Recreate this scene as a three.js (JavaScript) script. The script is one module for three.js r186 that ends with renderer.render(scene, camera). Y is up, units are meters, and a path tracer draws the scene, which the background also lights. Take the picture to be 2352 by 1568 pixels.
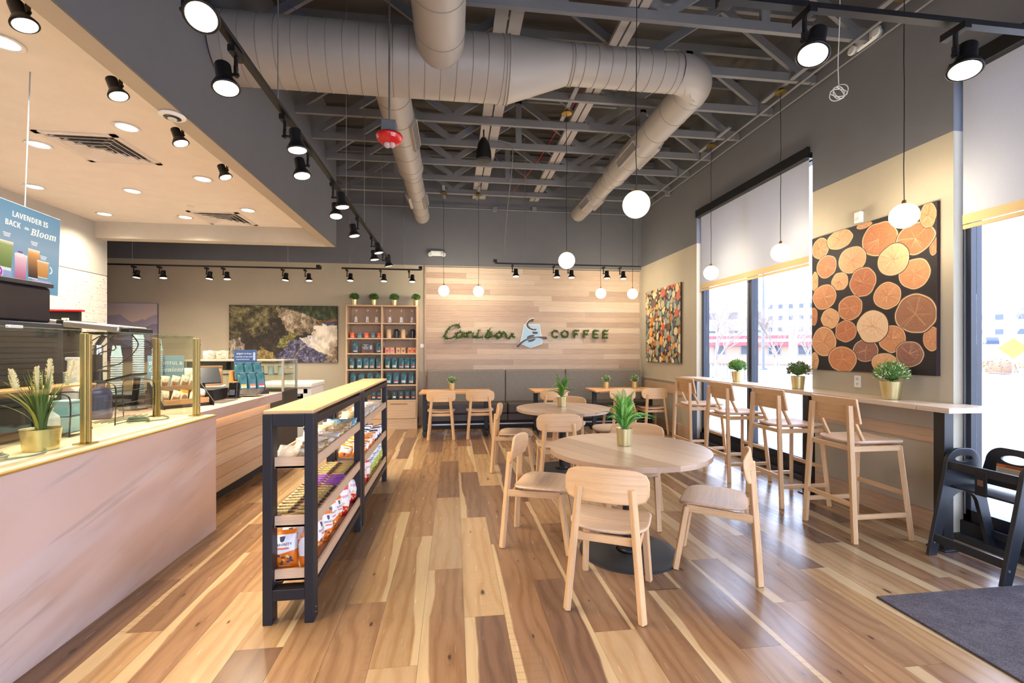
import * as THREE from 'three';
import { mergeGeometries } from 'three/addons/utils/BufferGeometryUtils.js';
import { RoundedBoxGeometry } from 'three/addons/geometries/RoundedBoxGeometry.js';
import { RectAreaLightUniformsLib } from 'three/addons/lights/RectAreaLightUniformsLib.js';

// ---------- camera, sky, sun, exposure ----------
const scene = new THREE.Scene();
const camera = new THREE.PerspectiveCamera(2 * Math.atan(784 / 1045) * 180 / Math.PI, 1.5, 0.05, 400);
camera.position.set(0, 1.5, 0);
camera.rotation.y = -Math.atan(134 / 1045);
camera.setViewOffset(2352, 1568, 0, -19, 2352, 1568);
const renderer = new THREE.WebGLRenderer({ antialias: true });
renderer.toneMapping = THREE.LinearToneMapping;
renderer.toneMappingExposure = 1.14;
renderer.shadowMap.enabled = true;
RectAreaLightUniformsLib.init();
{ // hazy winter sky: pale at the horizon, bluer overhead
  const W = 64, H = 64, d = new Float32Array(W * H * 4);
  for (let j = 0; j < H; j++) for (let i = 0; i < W; i++) {
    const e = Math.max(0, (j + .5) / H * 2 - 1), k = (j * W + i) * 4, t = Math.pow(e, .7);
    d[k] = 6.6 - 3.6 * t; d[k + 1] = 7.4 - 2.9 * t; d[k + 2] = 9.4 - 1.4 * t; d[k + 3] = 1;
  }
  const s = new THREE.DataTexture(d, W, H, THREE.RGBAFormat, THREE.FloatType);
  s.mapping = THREE.EquirectangularReflectionMapping; s.magFilter = THREE.LinearFilter; s.needsUpdate = true;
  scene.background = s;
}
const sun = new THREE.DirectionalLight(0xfff4e0, 9);
sun.name = 'sun'; sun.position.set(-30, 40, -14); sun.castShadow = true;
sun.shadow.camera.left = sun.shadow.camera.bottom = -40; sun.shadow.camera.right = sun.shadow.camera.top = 40;
sun.shadow.camera.far = 140; sun.shadow.mapSize.set(2048, 2048);
scene.add(sun, sun.target);
const WARM = new THREE.Color(1, .84, .61), K = { spot: 5.2, pend: 2, down: 19, ceil: 11 };

// ---------- helpers ----------
let sd = 12345;
const R = () => { sd = (sd + 0x6d2b79f5) | 0; let t = Math.imul(sd ^ (sd >>> 15), 1 | sd); t = (t + Math.imul(t ^ (t >>> 7), 61 | t)) ^ t; return ((t ^ (t >>> 14)) >>> 0) / 4294967296; };
const rr = (a, b) => a + (b - a) * R(), pick = (a) => a[Math.floor(R() * a.length)];
const V = (x, y, z) => new THREE.Vector3(x, y, z);
const PI = Math.PI, rad = (d) => d * PI / 180;
const ORD = ['first', 'second', 'third', 'fourth', 'fifth', 'sixth', 'seventh', 'eighth', 'ninth', 'tenth', 'eleventh', 'twelfth', 'thirteenth', 'fourteenth', 'fifteenth', 'sixteenth', 'seventeenth', 'eighteenth', 'nineteenth', 'twentieth', 'twenty-first', 'twenty-second', 'twenty-third', 'twenty-fourth', 'twenty-fifth'];
const used = new Map();
const numbered = (n) => { const k = used.get(n) ?? 0; used.set(n, k + 1); return k ? n + '_' + String(k).padStart(3, '0') : n; };
function mesh(name, geo, mat, parent) {
  const m = new THREE.Mesh(geo, mat); m.name = parent ? name : numbered(name); m.castShadow = m.receiveShadow = true;
  (parent ?? scene).add(m); return m;
}
function thing(name, label, category, x = 0, y = 0, z = 0, turn = 0, group) {
  const o = new THREE.Group(); o.name = numbered(name); o.position.set(x, y, z); o.rotation.y = turn;
  o.userData = { label, category }; if (group) o.userData.group = group; scene.add(o); return o;
}
function tag(o, label, category, group) { o.userData = { label, category }; if (group) o.userData.group = group; return o; }
function dup(src, label, x, y, z, turn = 0, group) {
  const o = src.clone(); o.name = numbered(src.name.replace(/_\d\d\d$/, '')); o.position.set(x, y, z); o.rotation.set(0, turn, 0);
  o.userData = { ...src.userData, label }; if (group) o.userData.group = group; scene.add(o); return o;
}
function struct(name, geo, mat, parent) { const m = mesh(name, geo, mat, parent); if (!parent) m.userData = { kind: 'structure' }; return m; }
function sgroup(name, label, category) { const g = new THREE.Group(); g.name = name; g.userData = { kind: 'structure' }; if (label) { g.userData.label = label; g.userData.category = category; } scene.add(g); return g; }
const B = (w, h, d, x = 0, y = 0, z = 0) => new THREE.BoxGeometry(w, h, d).translate(x, y, z);
// box by its limits: x0 x1, y0 y1, and depth d0 d1 (z = -d)
const BX = (x0, x1, y0, y1, d0, d1) => B(x1 - x0, y1 - y0, Math.abs(d1 - d0), (x0 + x1) / 2, (y0 + y1) / 2, -(d0 + d1) / 2);
const RB = (w, h, d, r, x = 0, y = 0, z = 0, s = 2) => new RoundedBoxGeometry(w, h, d, s, Math.min(r, w / 2.01, h / 2.01, d / 2.01)).translate(x, y, z);
const RX = (x0, x1, y0, y1, d0, d1, r, s = 2) => RB(x1 - x0, y1 - y0, Math.abs(d1 - d0), r, (x0 + x1) / 2, (y0 + y1) / 2, -(d0 + d1) / 2, s);
const CY = (r0, r1, h, x = 0, y = 0, z = 0, n = 24) => new THREE.CylinderGeometry(r1, r0, h, n).translate(x, y, z);
const LA = (pts, n = 28) => new THREE.LatheGeometry(pts.map((p) => new THREE.Vector2(p[0], p[1])), n);
function between(geo, p, q) { // a geometry built along +y from 0 to 1 length |pq|, centred
  const d = q.clone().sub(p), m = new THREE.Matrix4().compose(p.clone().add(q).multiplyScalar(.5), new THREE.Quaternion().setFromUnitVectors(V(0, 1, 0), d.clone().normalize()), V(1, 1, 1));
  return geo.applyMatrix4(m);
}
const rod = (p, q, r, n = 8) => between(new THREE.CylinderGeometry(r, r, p.distanceTo(q), n), p, q);
// square bar from p to q; w across (kept horizontal), h the other way, rounded edges
function bar(p, q, w, h, r = 0) {
  const L = p.distanceTo(q), g = r ? RB(w, L, h, r, 0, 0, 0, 1) : B(w, L, h), y = q.clone().sub(p).normalize();
  let x = V(0, 1, 0).cross(y); if (x.lengthSq() < 1e-6) x = V(1, 0, 0); x.normalize();
  const z = x.clone().cross(y), m = new THREE.Matrix4().makeBasis(x, y, z).setPosition(p.clone().add(q).multiplyScalar(.5));
  return g.applyMatrix4(m);
}
const tube = (pts, r, seg = 24, n = 6, closed = false) => new THREE.TubeGeometry(new THREE.CatmullRomCurve3(pts.map((p) => p.isVector3 ? p : V(...p)), closed), seg, r, n, closed);
function M(...gs) { gs = gs.flat(); return mergeGeometries(gs.map((g) => { g = g.index ? g.toNonIndexed() : g; for (const k of Object.keys(g.attributes)) if (!['position', 'normal', 'uv'].includes(k)) g.deleteAttribute(k); return g; })); }
const ext = (pts, depth, bevel = 0) => { const s = new THREE.Shape(pts.map((p) => new THREE.Vector2(p[0], p[1]))); return new THREE.ExtrudeGeometry(s, { depth, bevelEnabled: bevel > 0, bevelSize: bevel, bevelThickness: bevel, bevelSegments: 1, curveSegments: 10 }); };
// texture coordinates in metres: u along the grain axis (0 x, 1 y, 2 z; the longest by default), with an offset of its own
function grain(g, axis, su = 1, sv = 2) {
  g.computeBoundingBox(); const b = g.boundingBox, s = [b.max.x - b.min.x, b.max.y - b.min.y, b.max.z - b.min.z];
  axis ??= s.indexOf(Math.max(...s));
  const p = g.attributes.position, n = g.attributes.normal, uv = new Float32Array(p.count * 2), o = R() * 7, o2 = R() * 7;
  for (let i = 0; i < p.count; i++) {
    const nn = [Math.abs(n.getX(i)), Math.abs(n.getY(i)), Math.abs(n.getZ(i))], P = [p.getX(i), p.getY(i), p.getZ(i)];
    const drop = nn.indexOf(Math.max(...nn)), rest = [0, 1, 2].filter((k) => k !== drop), ua = rest.includes(axis) ? axis : rest[0], va = rest.find((k) => k !== ua);
    uv[i * 2] = P[ua] * su + o; uv[i * 2 + 1] = P[va] * sv + o2;
  }
  g.setAttribute('uv', new THREE.BufferAttribute(uv, 2)); return g;
}
const plan = (g, s = 1) => grain(g, 0, s, s);

// ---------- textures ----------
const hash = (x, y) => { let h = Math.imul(x, 374761393) + Math.imul(y, 668265263) | 0; h = Math.imul(h ^ (h >>> 13), 1274126177); return ((h ^ (h >>> 16)) >>> 0) / 4294967296; };
function noise(x, y, px = 1e9, py = 1e9) {
  const ix = Math.floor(x), iy = Math.floor(y), fx = x - ix, fy = y - iy, u = fx * fx * (3 - 2 * fx), v = fy * fy * (3 - 2 * fy), m = (a, b) => ((a % b) + b) % b;
  const a = hash(m(ix, px), m(iy, py)), b = hash(m(ix + 1, px), m(iy, py)), c = hash(m(ix, px), m(iy + 1, py)), d = hash(m(ix + 1, px), m(iy + 1, py));
  return a + (b - a) * u + (c - a) * v + (a - b - c + d) * u * v;
}
const fbm = (x, y, o = 3, px = 1e9, py = 1e9) => { let s = 0, a = .5, t = 0; for (let i = 0; i < o; i++) { s += a * noise(x, y, px, py); t += a; a *= .5; x *= 2; y *= 2; px *= 2; py *= 2; } return s / t; };
const cl = (v, a = 0, b = 1) => Math.min(b, Math.max(a, v)), ss = (a, b, v) => { v = cl((v - a) / (b - a)); return v * v * (3 - 2 * v); };
const mix = (a, b, t) => a.map((v, i) => v + (b[i] - v) * t), hex = (h) => [(h >> 16 & 255) / 255, (h >> 8 & 255) / 255, (h & 255) / 255];
function finish(t, srgb) { t.wrapS = t.wrapT = THREE.RepeatWrapping; t.magFilter = THREE.LinearFilter; if (srgb) t.colorSpace = THREE.SRGBColorSpace; t.needsUpdate = true; return t; }
function tex(w, h, fn, srgb = true) {
  const d = new Uint8Array(w * h * 4);
  for (let j = 0; j < h; j++) for (let i = 0; i < w; i++) { const c = fn((i + .5) / w, (j + .5) / h), k = (j * w + i) * 4; d[k] = cl(c[0]) * 255; d[k + 1] = cl(c[1]) * 255; d[k + 2] = cl(c[2]) * 255; d[k + 3] = 255; }
  return finish(new THREE.DataTexture(d, w, h), srgb);
}
function cv(w, h, draw) { const c = document.createElement('canvas'); c.width = w; c.height = h; const g = c.getContext('2d'); draw(g, w, h); return finish(new THREE.CanvasTexture(c), true); }
const S = (o) => new THREE.MeshStandardMaterial(o), PH = (o) => new THREE.MeshPhysicalMaterial(o);

// pale straight wood grain, tinted by each material (1 m by 0.5 m)
const T = {};
T.grain = tex(1024, 512, (u, v) => {
  const w = fbm(u * 3, v * 4, 2, 3, 4), f = fbm(u * 6, v * 120, 2, 6, 120), g = Math.sin((v * 11 + w * 1.2) * 2 * PI) * .5 + .5, p = fbm(u * 24, v * 256, 1, 24, 256);
  const k = .91 + .08 * f - .03 * g * g - .03 * (p > .74 ? 1 : 0) + .05 * (w - .5);
  return [k, k * (.985 + .015 * f), k * (.965 + .03 * f)];
});
T.grainB = tex(512, 256, (u, v) => { const f = fbm(u * 4, v * 90, 2, 4, 90); return [f, f, f]; }, false);
T.speck = tex(256, 256, (u, v) => { const f = .35 * noise(u * 128, v * 128, 128, 128) + .65 * fbm(u * 24, v * 24, 3, 24, 24); return [f, f, f]; }, false);
T.paint = tex(512, 512, (u, v) => { const f = .97 + .03 * fbm(u * 8, v * 8, 3, 8, 8) + .015 * (noise(u * 200, v * 200, 200, 200) - .5); return [f, f, f]; });
const wood = (c, rough = .45) => S({ color: c, map: T.grain, roughness: rough, bumpMap: T.grainB, bumpScale: .0003 });
const paint = (c, rough = .75) => S({ color: c, map: T.paint, roughness: rough, bumpMap: T.speck, bumpScale: .0004 });
const plain = (c, rough = .5, metal = 0) => S({ color: c, roughness: rough, metalness: metal });

const MT = {
  oak: wood(0xd8ae80), oakD: wood(0xd2a070), oakP: wood(0xcfb094), shelf: wood(0xd6b797),
  table: [0xb99b82, 0xab8d76, 0xc2a68e, 0xb2947c, 0xc7ad96].map((c) => wood(c, .35)),
  beige: paint(0xb6ab96), dark: paint(0x6a6b6f), white: paint(0xf6f0e8), grey: paint(0xc2bfb8), deck: paint(0x4c4844), joist: paint(0x7b7b7e), duct: S({ color: 0x9c9690, roughness: .5, metalness: .15 }),
  steel: S({ color: 0x2c2c31, roughness: .42, metalness: .5 }), black: plain(0x141416, .45), blackGloss: plain(0x0d0d10, .2), track: plain(0x17171a, .4, .3),
  chrome: plain(0xc8c8cc, .18, 1), silver: plain(0xb5b2b0, .35, .9), brass: S({ color: 0xc2a35a, roughness: .3, metalness: 1 }), brassPost: S({ color: 0xb09a62, roughness: .35, metalness: .9 }), pot: S({ color: 0xd4c894, roughness: .34, metalness: .9 }),
  whitePl: plain(0xececec, .4), glass: PH({ color: 0xf4faf6, roughness: .02, transmission: 1, thickness: 0, ior: 1.5 }), winGlass: PH({ color: 0xffffff, roughness: 0, transmission: 1, thickness: 0, ior: 1.45 }),
  red: plain(0xc4161c, .35), cord: plain(0x1a1a1c, .6), leafA: S({ color: 0x5d8a34, roughness: .6 }), leafB: S({ color: 0x3f6a25, roughness: .6 }), leafC: S({ color: 0x85a850, roughness: .6 }), flower: plain(0xf1ecd8, .7), soil: plain(0x2c211a, .95),
};
// ---------- floor ----------
const floorG = sgroup('floor', 'wide-plank wood floor with pale sapwood streaks and knots', 'floor');
const PL = 1.52, PW = .228;
function plankTex(seed, base, dark, sapSide, knots, saw) {
  const c0 = hex(base), c1 = hex(dark), sap = hex(0xe9cf9f), kn = hex(0x4a382e);
  return tex(1024, 152, (u, v) => {
    const x = u * PL, y = v * PW, w = fbm(x * 2.2 + seed * 9, y * 9 + seed, 3), f = fbm(x * 5 + seed, y * 190, 2), a = Math.sin((y * 26 + w * 3.4) * PI) * .5 + .5, fine = noise(x * 30, y * 900 + seed);
    let t = cl(.55 * a * a + .55 * (f - .3) + .3 * (w - .5));
    let ky = 0, kd = 0;
    for (const [kx, kyy, r] of knots) { const dx = (x - kx) / (r * 2.6), dy = (y - kyy) / r, d = Math.sqrt(dx * dx + dy * dy) + .35 * (fbm(x * 40, y * 60 + seed, 2) - .5); kd = Math.max(kd, ss(.8, .25, d)); ky = Math.max(ky, ss(3.2, .6, d) * (.5 + .5 * Math.sin(d * 9))); }
    t = cl(t + ky * .35);
    let c = mix(c0, c1, t);
    if (sapSide) {
      const edge = sapSide.w + sapSide.a * (fbm(x * 1.6 + seed * 3, 3.3, 2) - .5) * 2 + sapSide.s * (u - .5), q = sapSide.top ? 1 - v : v;
      const m = ss(edge + .035, edge - .02, q + .03 * (fbm(x * 9, y * 60 + seed, 2) - .5));
      c = mix(c, mix(sap, c0, .18 * t + .08 * fine), m * .93);
      const line = ss(.05, 0, Math.abs(q - edge - .045)) * ss(.56, .7, fbm(x * 2.3 + seed * 5, 8, 2)); c = mix(c, c1, line * .6);
    }
    if (saw) c = mix(c, c1, .22 * ss(.75, 1, Math.sin(x * 130 + 6 * w + y * 25)) * ss(.45, .65, fbm(x * 2 + seed, y * 7, 2)));
    c = mix(c, kn, kd * .85);
    const k = .965 + .07 * (fine - .5) + .05 * (f - .5); return c.map((q) => q * k);
  });
}
const PT = [
  plankTex(1, 0xcca777, 0xb38a5b, { w: .26, a: .14, s: .2 }, [[.35, .13, .011]], 0), plankTex(2, 0xbd976d, 0x9f7650, 0, [], 0),
  plankTex(3, 0xd3b385, 0xbf986a, 0, [[.25, .12, .02], [1.2, .08, .01]], 1), plankTex(4, 0xb38c65, 0x936c49, { w: .2, a: .16, s: .1 }, [[.9, .15, .014]], 0),
  plankTex(5, 0xa5805e, 0x866446, { w: .12, a: .08, s: .15, top: 1 }, [[1.15, .1, .012], [.3, .06, .008]], 1), plankTex(6, 0xc5a276, 0xaa8254, { w: .3, a: .2, s: -.3 }, [], 0),
  plankTex(7, 0x97765a, 0x785b45, 0, [[.7, .11, .016]], 0), plankTex(8, 0x8f6f58, 0x705544, { w: .2, a: .08, s: .1 }, [], 0),
  plankTex(9, 0xb8936c, 0x96714f, 0, [[.5, .14, .012], [1.3, .05, .012]], 1), plankTex(10, 0xad8966, 0x8c694b, 0, [[.2, .05, .009]], 1),
  plankTex(11, 0xd2b48a, 0xc09b6e, 0, [], 0),
];
const floorRough = tex(256, 64, (u, v) => { const f = .55 + .45 * fbm(u * 8, v * 24, 3, 8, 24); return [f, f, f]; }, false);
const PM = PT.map((t) => S({ map: t, roughness: .3, color: 0xc4bfc0, roughnessMap: floorRough, bumpMap: T.grainB, bumpScale: .0001 }));
mesh('subfloor', plan(BX(-7.8, 4.14, -.2, -.0065, -2, 9.4)), paint(0x8a6a4c), floorG);
{
  const geos = new Map();
  const pg = (len, fu, fv, cut) => {
    const k = [len.toFixed(3), fu, fv].join(); if (geos.has(k)) return geos.get(k);
    const g = B(PW - .0012, .0062, len - .0012, 0, -.0031, 0), p = g.attributes.position, uv = g.attributes.uv;
    for (let i = 0; i < p.count; i++) { let u = (p.getZ(i) + len / 2) / PL, v = p.getX(i) / PW + .5; uv.setXY(i, fu ? 1 - u : u, fv ? 1 - v : v); }
    geos.set(k, g); return g;
  };
  const fixed = { '11,1': 2, '11,0': 7, '12,1': 4, '12,0': 8, '13,0': 6, '13,1': 7, '10,1': 3, '9,1': 5, '14,0': 10, '14,1': 4, '15,0': 8, '15,1': 9, '8,1': 0, '7,1': 1, '6,1': 5, '16,1': 7, '17,1': 6, '18,0': 9 };
  let last = 0;
  for (let c = 0; c < 29; c++) {
    const x = -2.45 + (c + .5) * PW; if (x - PW / 2 > 3.94) continue;
    let d = 1.35 + ((c * .618) % 1) * PL - PL, r = 0; 
    while (d < 9.2) {
      const d0 = Math.max(d, 1.2), d1 = Math.min(d + PL, 9.2), len = d1 - d0;
      if (len > .12) {
        let k = fixed[c + ',' + r] ?? Math.floor(R() * 11); if (k === last) k = (k + 4) % 11; last = k;
        const m = mesh('plank', pg(Math.round(len * 20) / 20 > PL - .03 ? PL : len, R() < .5, R() < .5), PM[k], floorG);
        m.position.set(x, 0, -(d0 + d1) / 2); r++;
      }
      d += PL;
    }
  }
}
// ---------- walls ----------
const RW = 3.94, BW = 9.2, PLN = 3.24;
const wr = sgroup('wall_right');
const wall = (g, name, m, ...b) => mesh(name, plan(BX(...b), .8), m, g);
for (const [a, b] of [[6.995, 9.4], [3.14, 4.574], [-2, -.4]]) { wall(wr, 'lower_wall', MT.beige, RW, RW + .2, 0, PLN, a, b); wall(wr, 'upper_wall', MT.dark, RW, RW + .2, PLN, 5.3, a, b); }
for (const [a, b] of [[4.574, 6.995], [-.4, 3.14]]) wall(wr, 'upper_wall', MT.dark, RW, RW + .2, 3.7, 5.3, a, b);
const wb = sgroup('wall_back');
wall(wb, 'lower_wall', MT.beige, -7.8, 4.14, -.2, PLN - .06, BW, BW + .2); wall(wb, 'upper_wall', MT.dark, -7.8, 4.14, PLN - .06, 5.3, BW, BW + .2);
const wl = sgroup('wall_left');
const leftPaint = paint(0xb9b6af);
wall(wl, 'lower_wall', leftPaint, -5.6, -5.415, 0, 2.66, -2, 7.9); wall(wl, 'upper_wall', leftPaint, -5.6, -5.4, 2.66, 5.3, -2, 7.9);
wall(wl, 'end_wall', leftPaint, -7.8, -7.6, 0, 5.3, 7.7, 9.4); wall(wl, 'return_wall', leftPaint, -7.8, -5.6, 0, 5.3, 7.7, 7.9);
const wf = sgroup('wall_front');
wall(wf, 'wall_panel', MT.beige, -5.6, -1.2, 0, 5.3, -2, -1.8); wall(wf, 'wall_panel', MT.beige, 3.5, 4.14, 0, 5.3, -2, -1.8); wall(wf, 'wall_panel', MT.dark, -1.2, 3.5, 3, 5.3, -2, -1.8);
struct('ceiling', plan(BX(-7.8, 4.14, 5.25, 5.42, -2, 9.4)), MT.deck);
// wall tiles behind the service bar
{
  const tm = [1, 2, 3].map((s) => S({ roughness: .25, map: tex(256, 96, (u, v) => { const n = fbm(u * 4 + s * 5, v * 2.5 + s, 4), k = ss(.035, 0, Math.abs(n - .5 + .1 * Math.sin(u * 3 + s))) * .35 * ss(.3, .7, fbm(u * 3 + s, v * 3, 2)); const c = .84 - k - .05 * fbm(u * 9, v * 5 + s, 2); return [c, c * .985, c * .965]; }) }));
  const tg = new Map(), tile = (w) => { const k = w.toFixed(2); if (!tg.has(k)) { const g = B(.014, .0985, w - .0015), p = g.attributes.position, uv = g.attributes.uv; for (let i = 0; i < p.count; i++) uv.setXY(i, p.getZ(i) / .4 + .5, p.getY(i) / .1 + .5); tg.set(k, g); } return tg.get(k); };
  mesh('grout', BX(-5.415, -5.409, .95, 2.65, 4.9, 7.9), plain(0xb9b4ac, .9), wl);
  for (let r = 0; r < 17; r++) for (let d = 7.9 + (r % 3) * .13; d > 4.95; d -= .4) { const b = Math.min(d, 7.9), a = Math.max(d - .4, 4.9); if (b - a < .03) continue; const m = mesh('tile', tile(b - a), tm[Math.floor(R() * 3)], wl); m.position.set(-5.408, 1 + r * .1, -(a + b) / 2); }
}
// paint-grade trim
const oakTrim = wood(0xcfae90);
struct('trim_1', grain(BX(RW - .014, RW, .73, .845, 3.15, 4.57), 2), oakTrim);
struct('trim_2', grain(BX(RW - .014, RW, .7, .87, 6.998, 9.05), 2), oakTrim);
struct('trim_3', grain(BX(RW - .03, RW, .925, .955, 6.998, 9.05), 2), MT.beige);
struct('baseboard_right', M(grain(BX(RW - .014, RW, 0, .165, 3.15, 4.57), 2), grain(BX(RW - .014, RW, 0, .2, 6.998, 8.6), 2)), oakTrim);
struct('baseboard_back', M(grain(BX(-7.5, -2.02, 0, .2, BW - .014, BW), 0), grain(BX(-.68, -.56, 0, .2, BW - .014, BW), 0)), oakTrim);
// ---------- windows ----------
const frameM = plain(0x2b2e36, .38, .5), frameL = plain(0x8d95a5, .3, .7);
function win(n, d0, d1, mull, y0 = .05, y1 = 3.7) {
  const g = sgroup('window_' + n), x0 = 4.03, x1 = 4.13, f = .055;
  const bars = [[d0, d0 + f], [d1 - f, d1], ...mull.map((m) => [m - .05, m + .05])];
  for (const [a, b] of bars) { mesh('window_frame', BX(x0, x1, y0, y1, a, b), frameM, g); mesh('window_frame', BX(x0 - .006, x0, y0 + .15, y1 - .06, a + (b - a) * .62, b - .008), frameL, g); }
  mesh('window_frame', BX(x0, x1, y1 - .06, y1, d0, d1), frameM, g);
  mesh('bottom_rail', M(BX(x0 - .03, x1, y0, y0 + .1, d0, d1), BX(x0, x1, y0 + .1, y0 + .19, d0, d1)), frameM, g);
  const e = [d0 + f, ...mull.flatMap((m) => [m - .05, m + .05]), d1 - f];
  for (let i = 0; i < e.length; i += 2) mesh('pane', BX(4.078, 4.084, y0 + .19, y1 - .06, e[i], e[i + 1]), MT.winGlass, g);
  mesh('window_sill', BX(RW, 4.14, -.02, y0, d0, d1), plain(0x2a2a2e, .5), g);
}
win(1, 4.574, 6.995, [5.79]); win(2, -.4, 3.14, [1.9, .75]);
{
  const g = sgroup('window_3');
  for (const x of [-1.17, -.05, 1.1, 2.25, 3.47]) mesh('window_frame', BX(x - .035, x + .035, 0, 3, -1.96, -1.86), frameM, g);
  mesh('window_frame', M(BX(-1.2, 3.5, 2.92, 3, -1.96, -1.86), BX(-1.2, 3.5, 0, .12, -1.96, -1.86), BX(-1.2, 3.5, 2.2, 2.28, -1.96, -1.86)), frameM, g);
  mesh('pane', BX(-1.2, 3.5, .1, 2.95, -1.913, -1.907), MT.winGlass, g);
}
// ---------- roller shades ----------
const shadeT = tex(256, 256, (u, v) => { const k = .92 + .05 * noise(u * 128, v * 128, 128, 128) + .03 * (Math.sin(v * 256 * PI) > 0 ? 1 : 0); return [k, k, k]; });
const shadeM = PH({ color: 0xc2c5ce, map: shadeT, roughness: 1, transmission: .24, thickness: 0 }), hemM = PH({ color: 0xc9ad7e, roughness: .9 });
function shade(label, d0, d1, name) {
  const t = thing('roller_shade', label, 'shade', RW + .03, 3.7, -(d0 + d1) / 2), w = d1 - d0;
  mesh('cassette', RB(.1, .12, w + .02, .006, -.02, 0, 0), plain(0x131316, .4), t);
  mesh('shade_fabric', plan(B(.0015, 1.15, w - .07, .0, -.61, 0), 4), shadeM, t);
  mesh('hem_bar', M(RB(.014, .035, w - .07, .006, 0, -1.24, 0), B(.004, .075, w - .07, -.003, -1.18, 0)), hemM, t);
  mesh('end_cap', RB(.104, .124, .02, .004, -.02, 0, w / 2 + .005), plain(0x202024, .3), t);
  mesh('end_cap', RB(.104, .124, .02, .004, -.02, 0, -w / 2 - .005), plain(0x202024, .3), t);
  return t;
}
shade('translucent white roller shade half lowered over the window behind the bar stools', 4.62, 6.95);
{ const t = shade('translucent white roller shade over the window beside the log picture', .1, 3.13);
  for (let i = 0; i < 34; i++) { } mesh('bead_chain', M(tube([[-.05, 0, -.9], [-.05, -.9, -.91], [-.05, -1.05, -.88], [-.05, -.9, -.86], [-.05, 0, -.87]].map((p) => V(p[0], p[1], -p[2] - 1.05)), .0025, 60, 5)), MT.silver, t); }
// ---------- service-bar soffit ----------
{ // with square openings for the two air diffusers
  const sh = new THREE.Shape([[-5.4, -1.8], [-2.07, -1.8], [-2.07, 7.65], [-5.4, 7.65]].map((p) => new THREE.Vector2(...p)));
  for (const d of [4.88, 7.24]) sh.holes.push(new THREE.Path([[-3.66, d - .28], [-3.66, d + .28], [-3.1, d + .28], [-3.1, d - .28]].map((p) => new THREE.Vector2(...p))));
  struct('soffit_ceiling', plan(new THREE.ExtrudeGeometry(sh, { depth: .1, bevelEnabled: false }).rotateX(-PI / 2).translate(0, 3.45, 0)), MT.white);
}
{ const g = sgroup('soffit_drop'); const sb = paint(0xb9ac98);
  mesh('drop_edge', plan(BX(-2.085, -1.945, 3.2, 3.6, -1.8, 7.85)), sb, g); mesh('drop_face', plan(BX(-1.945, -1.93, 3.2, 5.25, -1.8, 7.85)), MT.dark, g);
  mesh('back_beam', plan(BX(-5.4, -2.085, 3.2, 3.6, 7.65, 7.85)), paint(0xcdc6b9), g); mesh('back_face', plan(BX(-5.4, -1.945, 3.6, 5.25, 7.65, 7.85)), MT.dark, g); }
// ---------- horizontal plank wall ----------
{
  const t = sgroup('wall_paneling', 'pale horizontal wood plank cladding behind the banquette', 'paneling');
  const ms = [0xd2bba4, 0xc6ad97, 0xd8c4ae, 0xbea490, 0xccb49d, 0xb79e8b].map((c) => wood(c, .5)), h = .1085, x0 = -.545, x1 = RW - .045;
  mesh('backing', BX(x0, x1, 0, 3.155, BW - .008, BW), plain(0x6d5542, .8), t);
  mesh('edge_trim', grain(BX(x0 - .03, x0, 0, 3.16, BW - .03, BW), 1), ms[3], t);
  for (let r = 0; r < 29; r++) {
    let x = x0; const y = r * h + .002; let w = rr(.5, 2.3);
    while (x < x1 - .01) { let e = Math.min(x + w, x1); if (x1 - e < .3) e = x1; const th = .014 + rr(-.0012, .0012); mesh('plank', grain(BX(x + .0006, e - .0006, y, Math.min(y + h - .0018, 3.155), BW - .008 - th, BW - .008), 0), ms[Math.floor(R() * 6)], t); x = e; w = rr(1.2, 2.4); }
  }
}
// ---------- roof trusses ----------
for (let k = 0; k < 15; k++) {
  const d = 8.62 - .68 * k, far = d > 7.85, x0 = far ? -7.55 : -1.93, x1 = RW, y0 = 4.42, y1 = 5.2;
  const t = thing('roof_truss', `grey painted wooden roof truss, ${k < 12 ? ORD[k] : k + 1 + 'th'} from the plank wall`, 'truss', 0, 0, -d, 0, 'roof trusses');
  mesh('bottom_chord', plan(B(x1 - x0, .088, .045, (x0 + x1) / 2, y0 + .044, 0)), MT.joist, t);
  mesh('top_chord', plan(B(x1 - x0, .09, .045, (x0 + x1) / 2, y1 - .03, 0)), MT.joist, t);
  const st = 1.9, off = .15;
  for (let x = x1 - off; x - st / 2 > x0; x -= st) {
    mesh('web', bar(V(x, y0 + .08, 0), V(x - st / 2, y1 - .05, 0), .04, .085), MT.joist, t);
    if (x - st > x0) mesh('web', bar(V(x - st, y0 + .08, 0), V(x - st / 2, y1 - .05, 0), .04, .085), MT.joist, t);
    mesh('nail_plate', B(.2, .11, .048, x, y0 + .06, 0), MT.joist, t);
    if (k % 2 && x - st * 1.01 > x0) mesh('web', B(.085, y1 - y0 - .1, .038, x - st / 2 + .0, (y0 + y1) / 2, .001), MT.joist, t);
  }
}
for (const [x, w, l] of [[.5, .13, 'pale lengthwise brace resting on the trusses above the centre of the room'], [1.62, .09, 'lengthwise brace on the trusses beside the small duct']])
  tag(mesh('lateral_brace', M(plan(BX(x - w, x - .01, 4.525, 4.565, -1.5, 9.15)), plan(BX(x + .01, x + w, 4.525, 4.565, -1.5, 9.15))), paint(0xa09a96)), l, 'brace');
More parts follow.
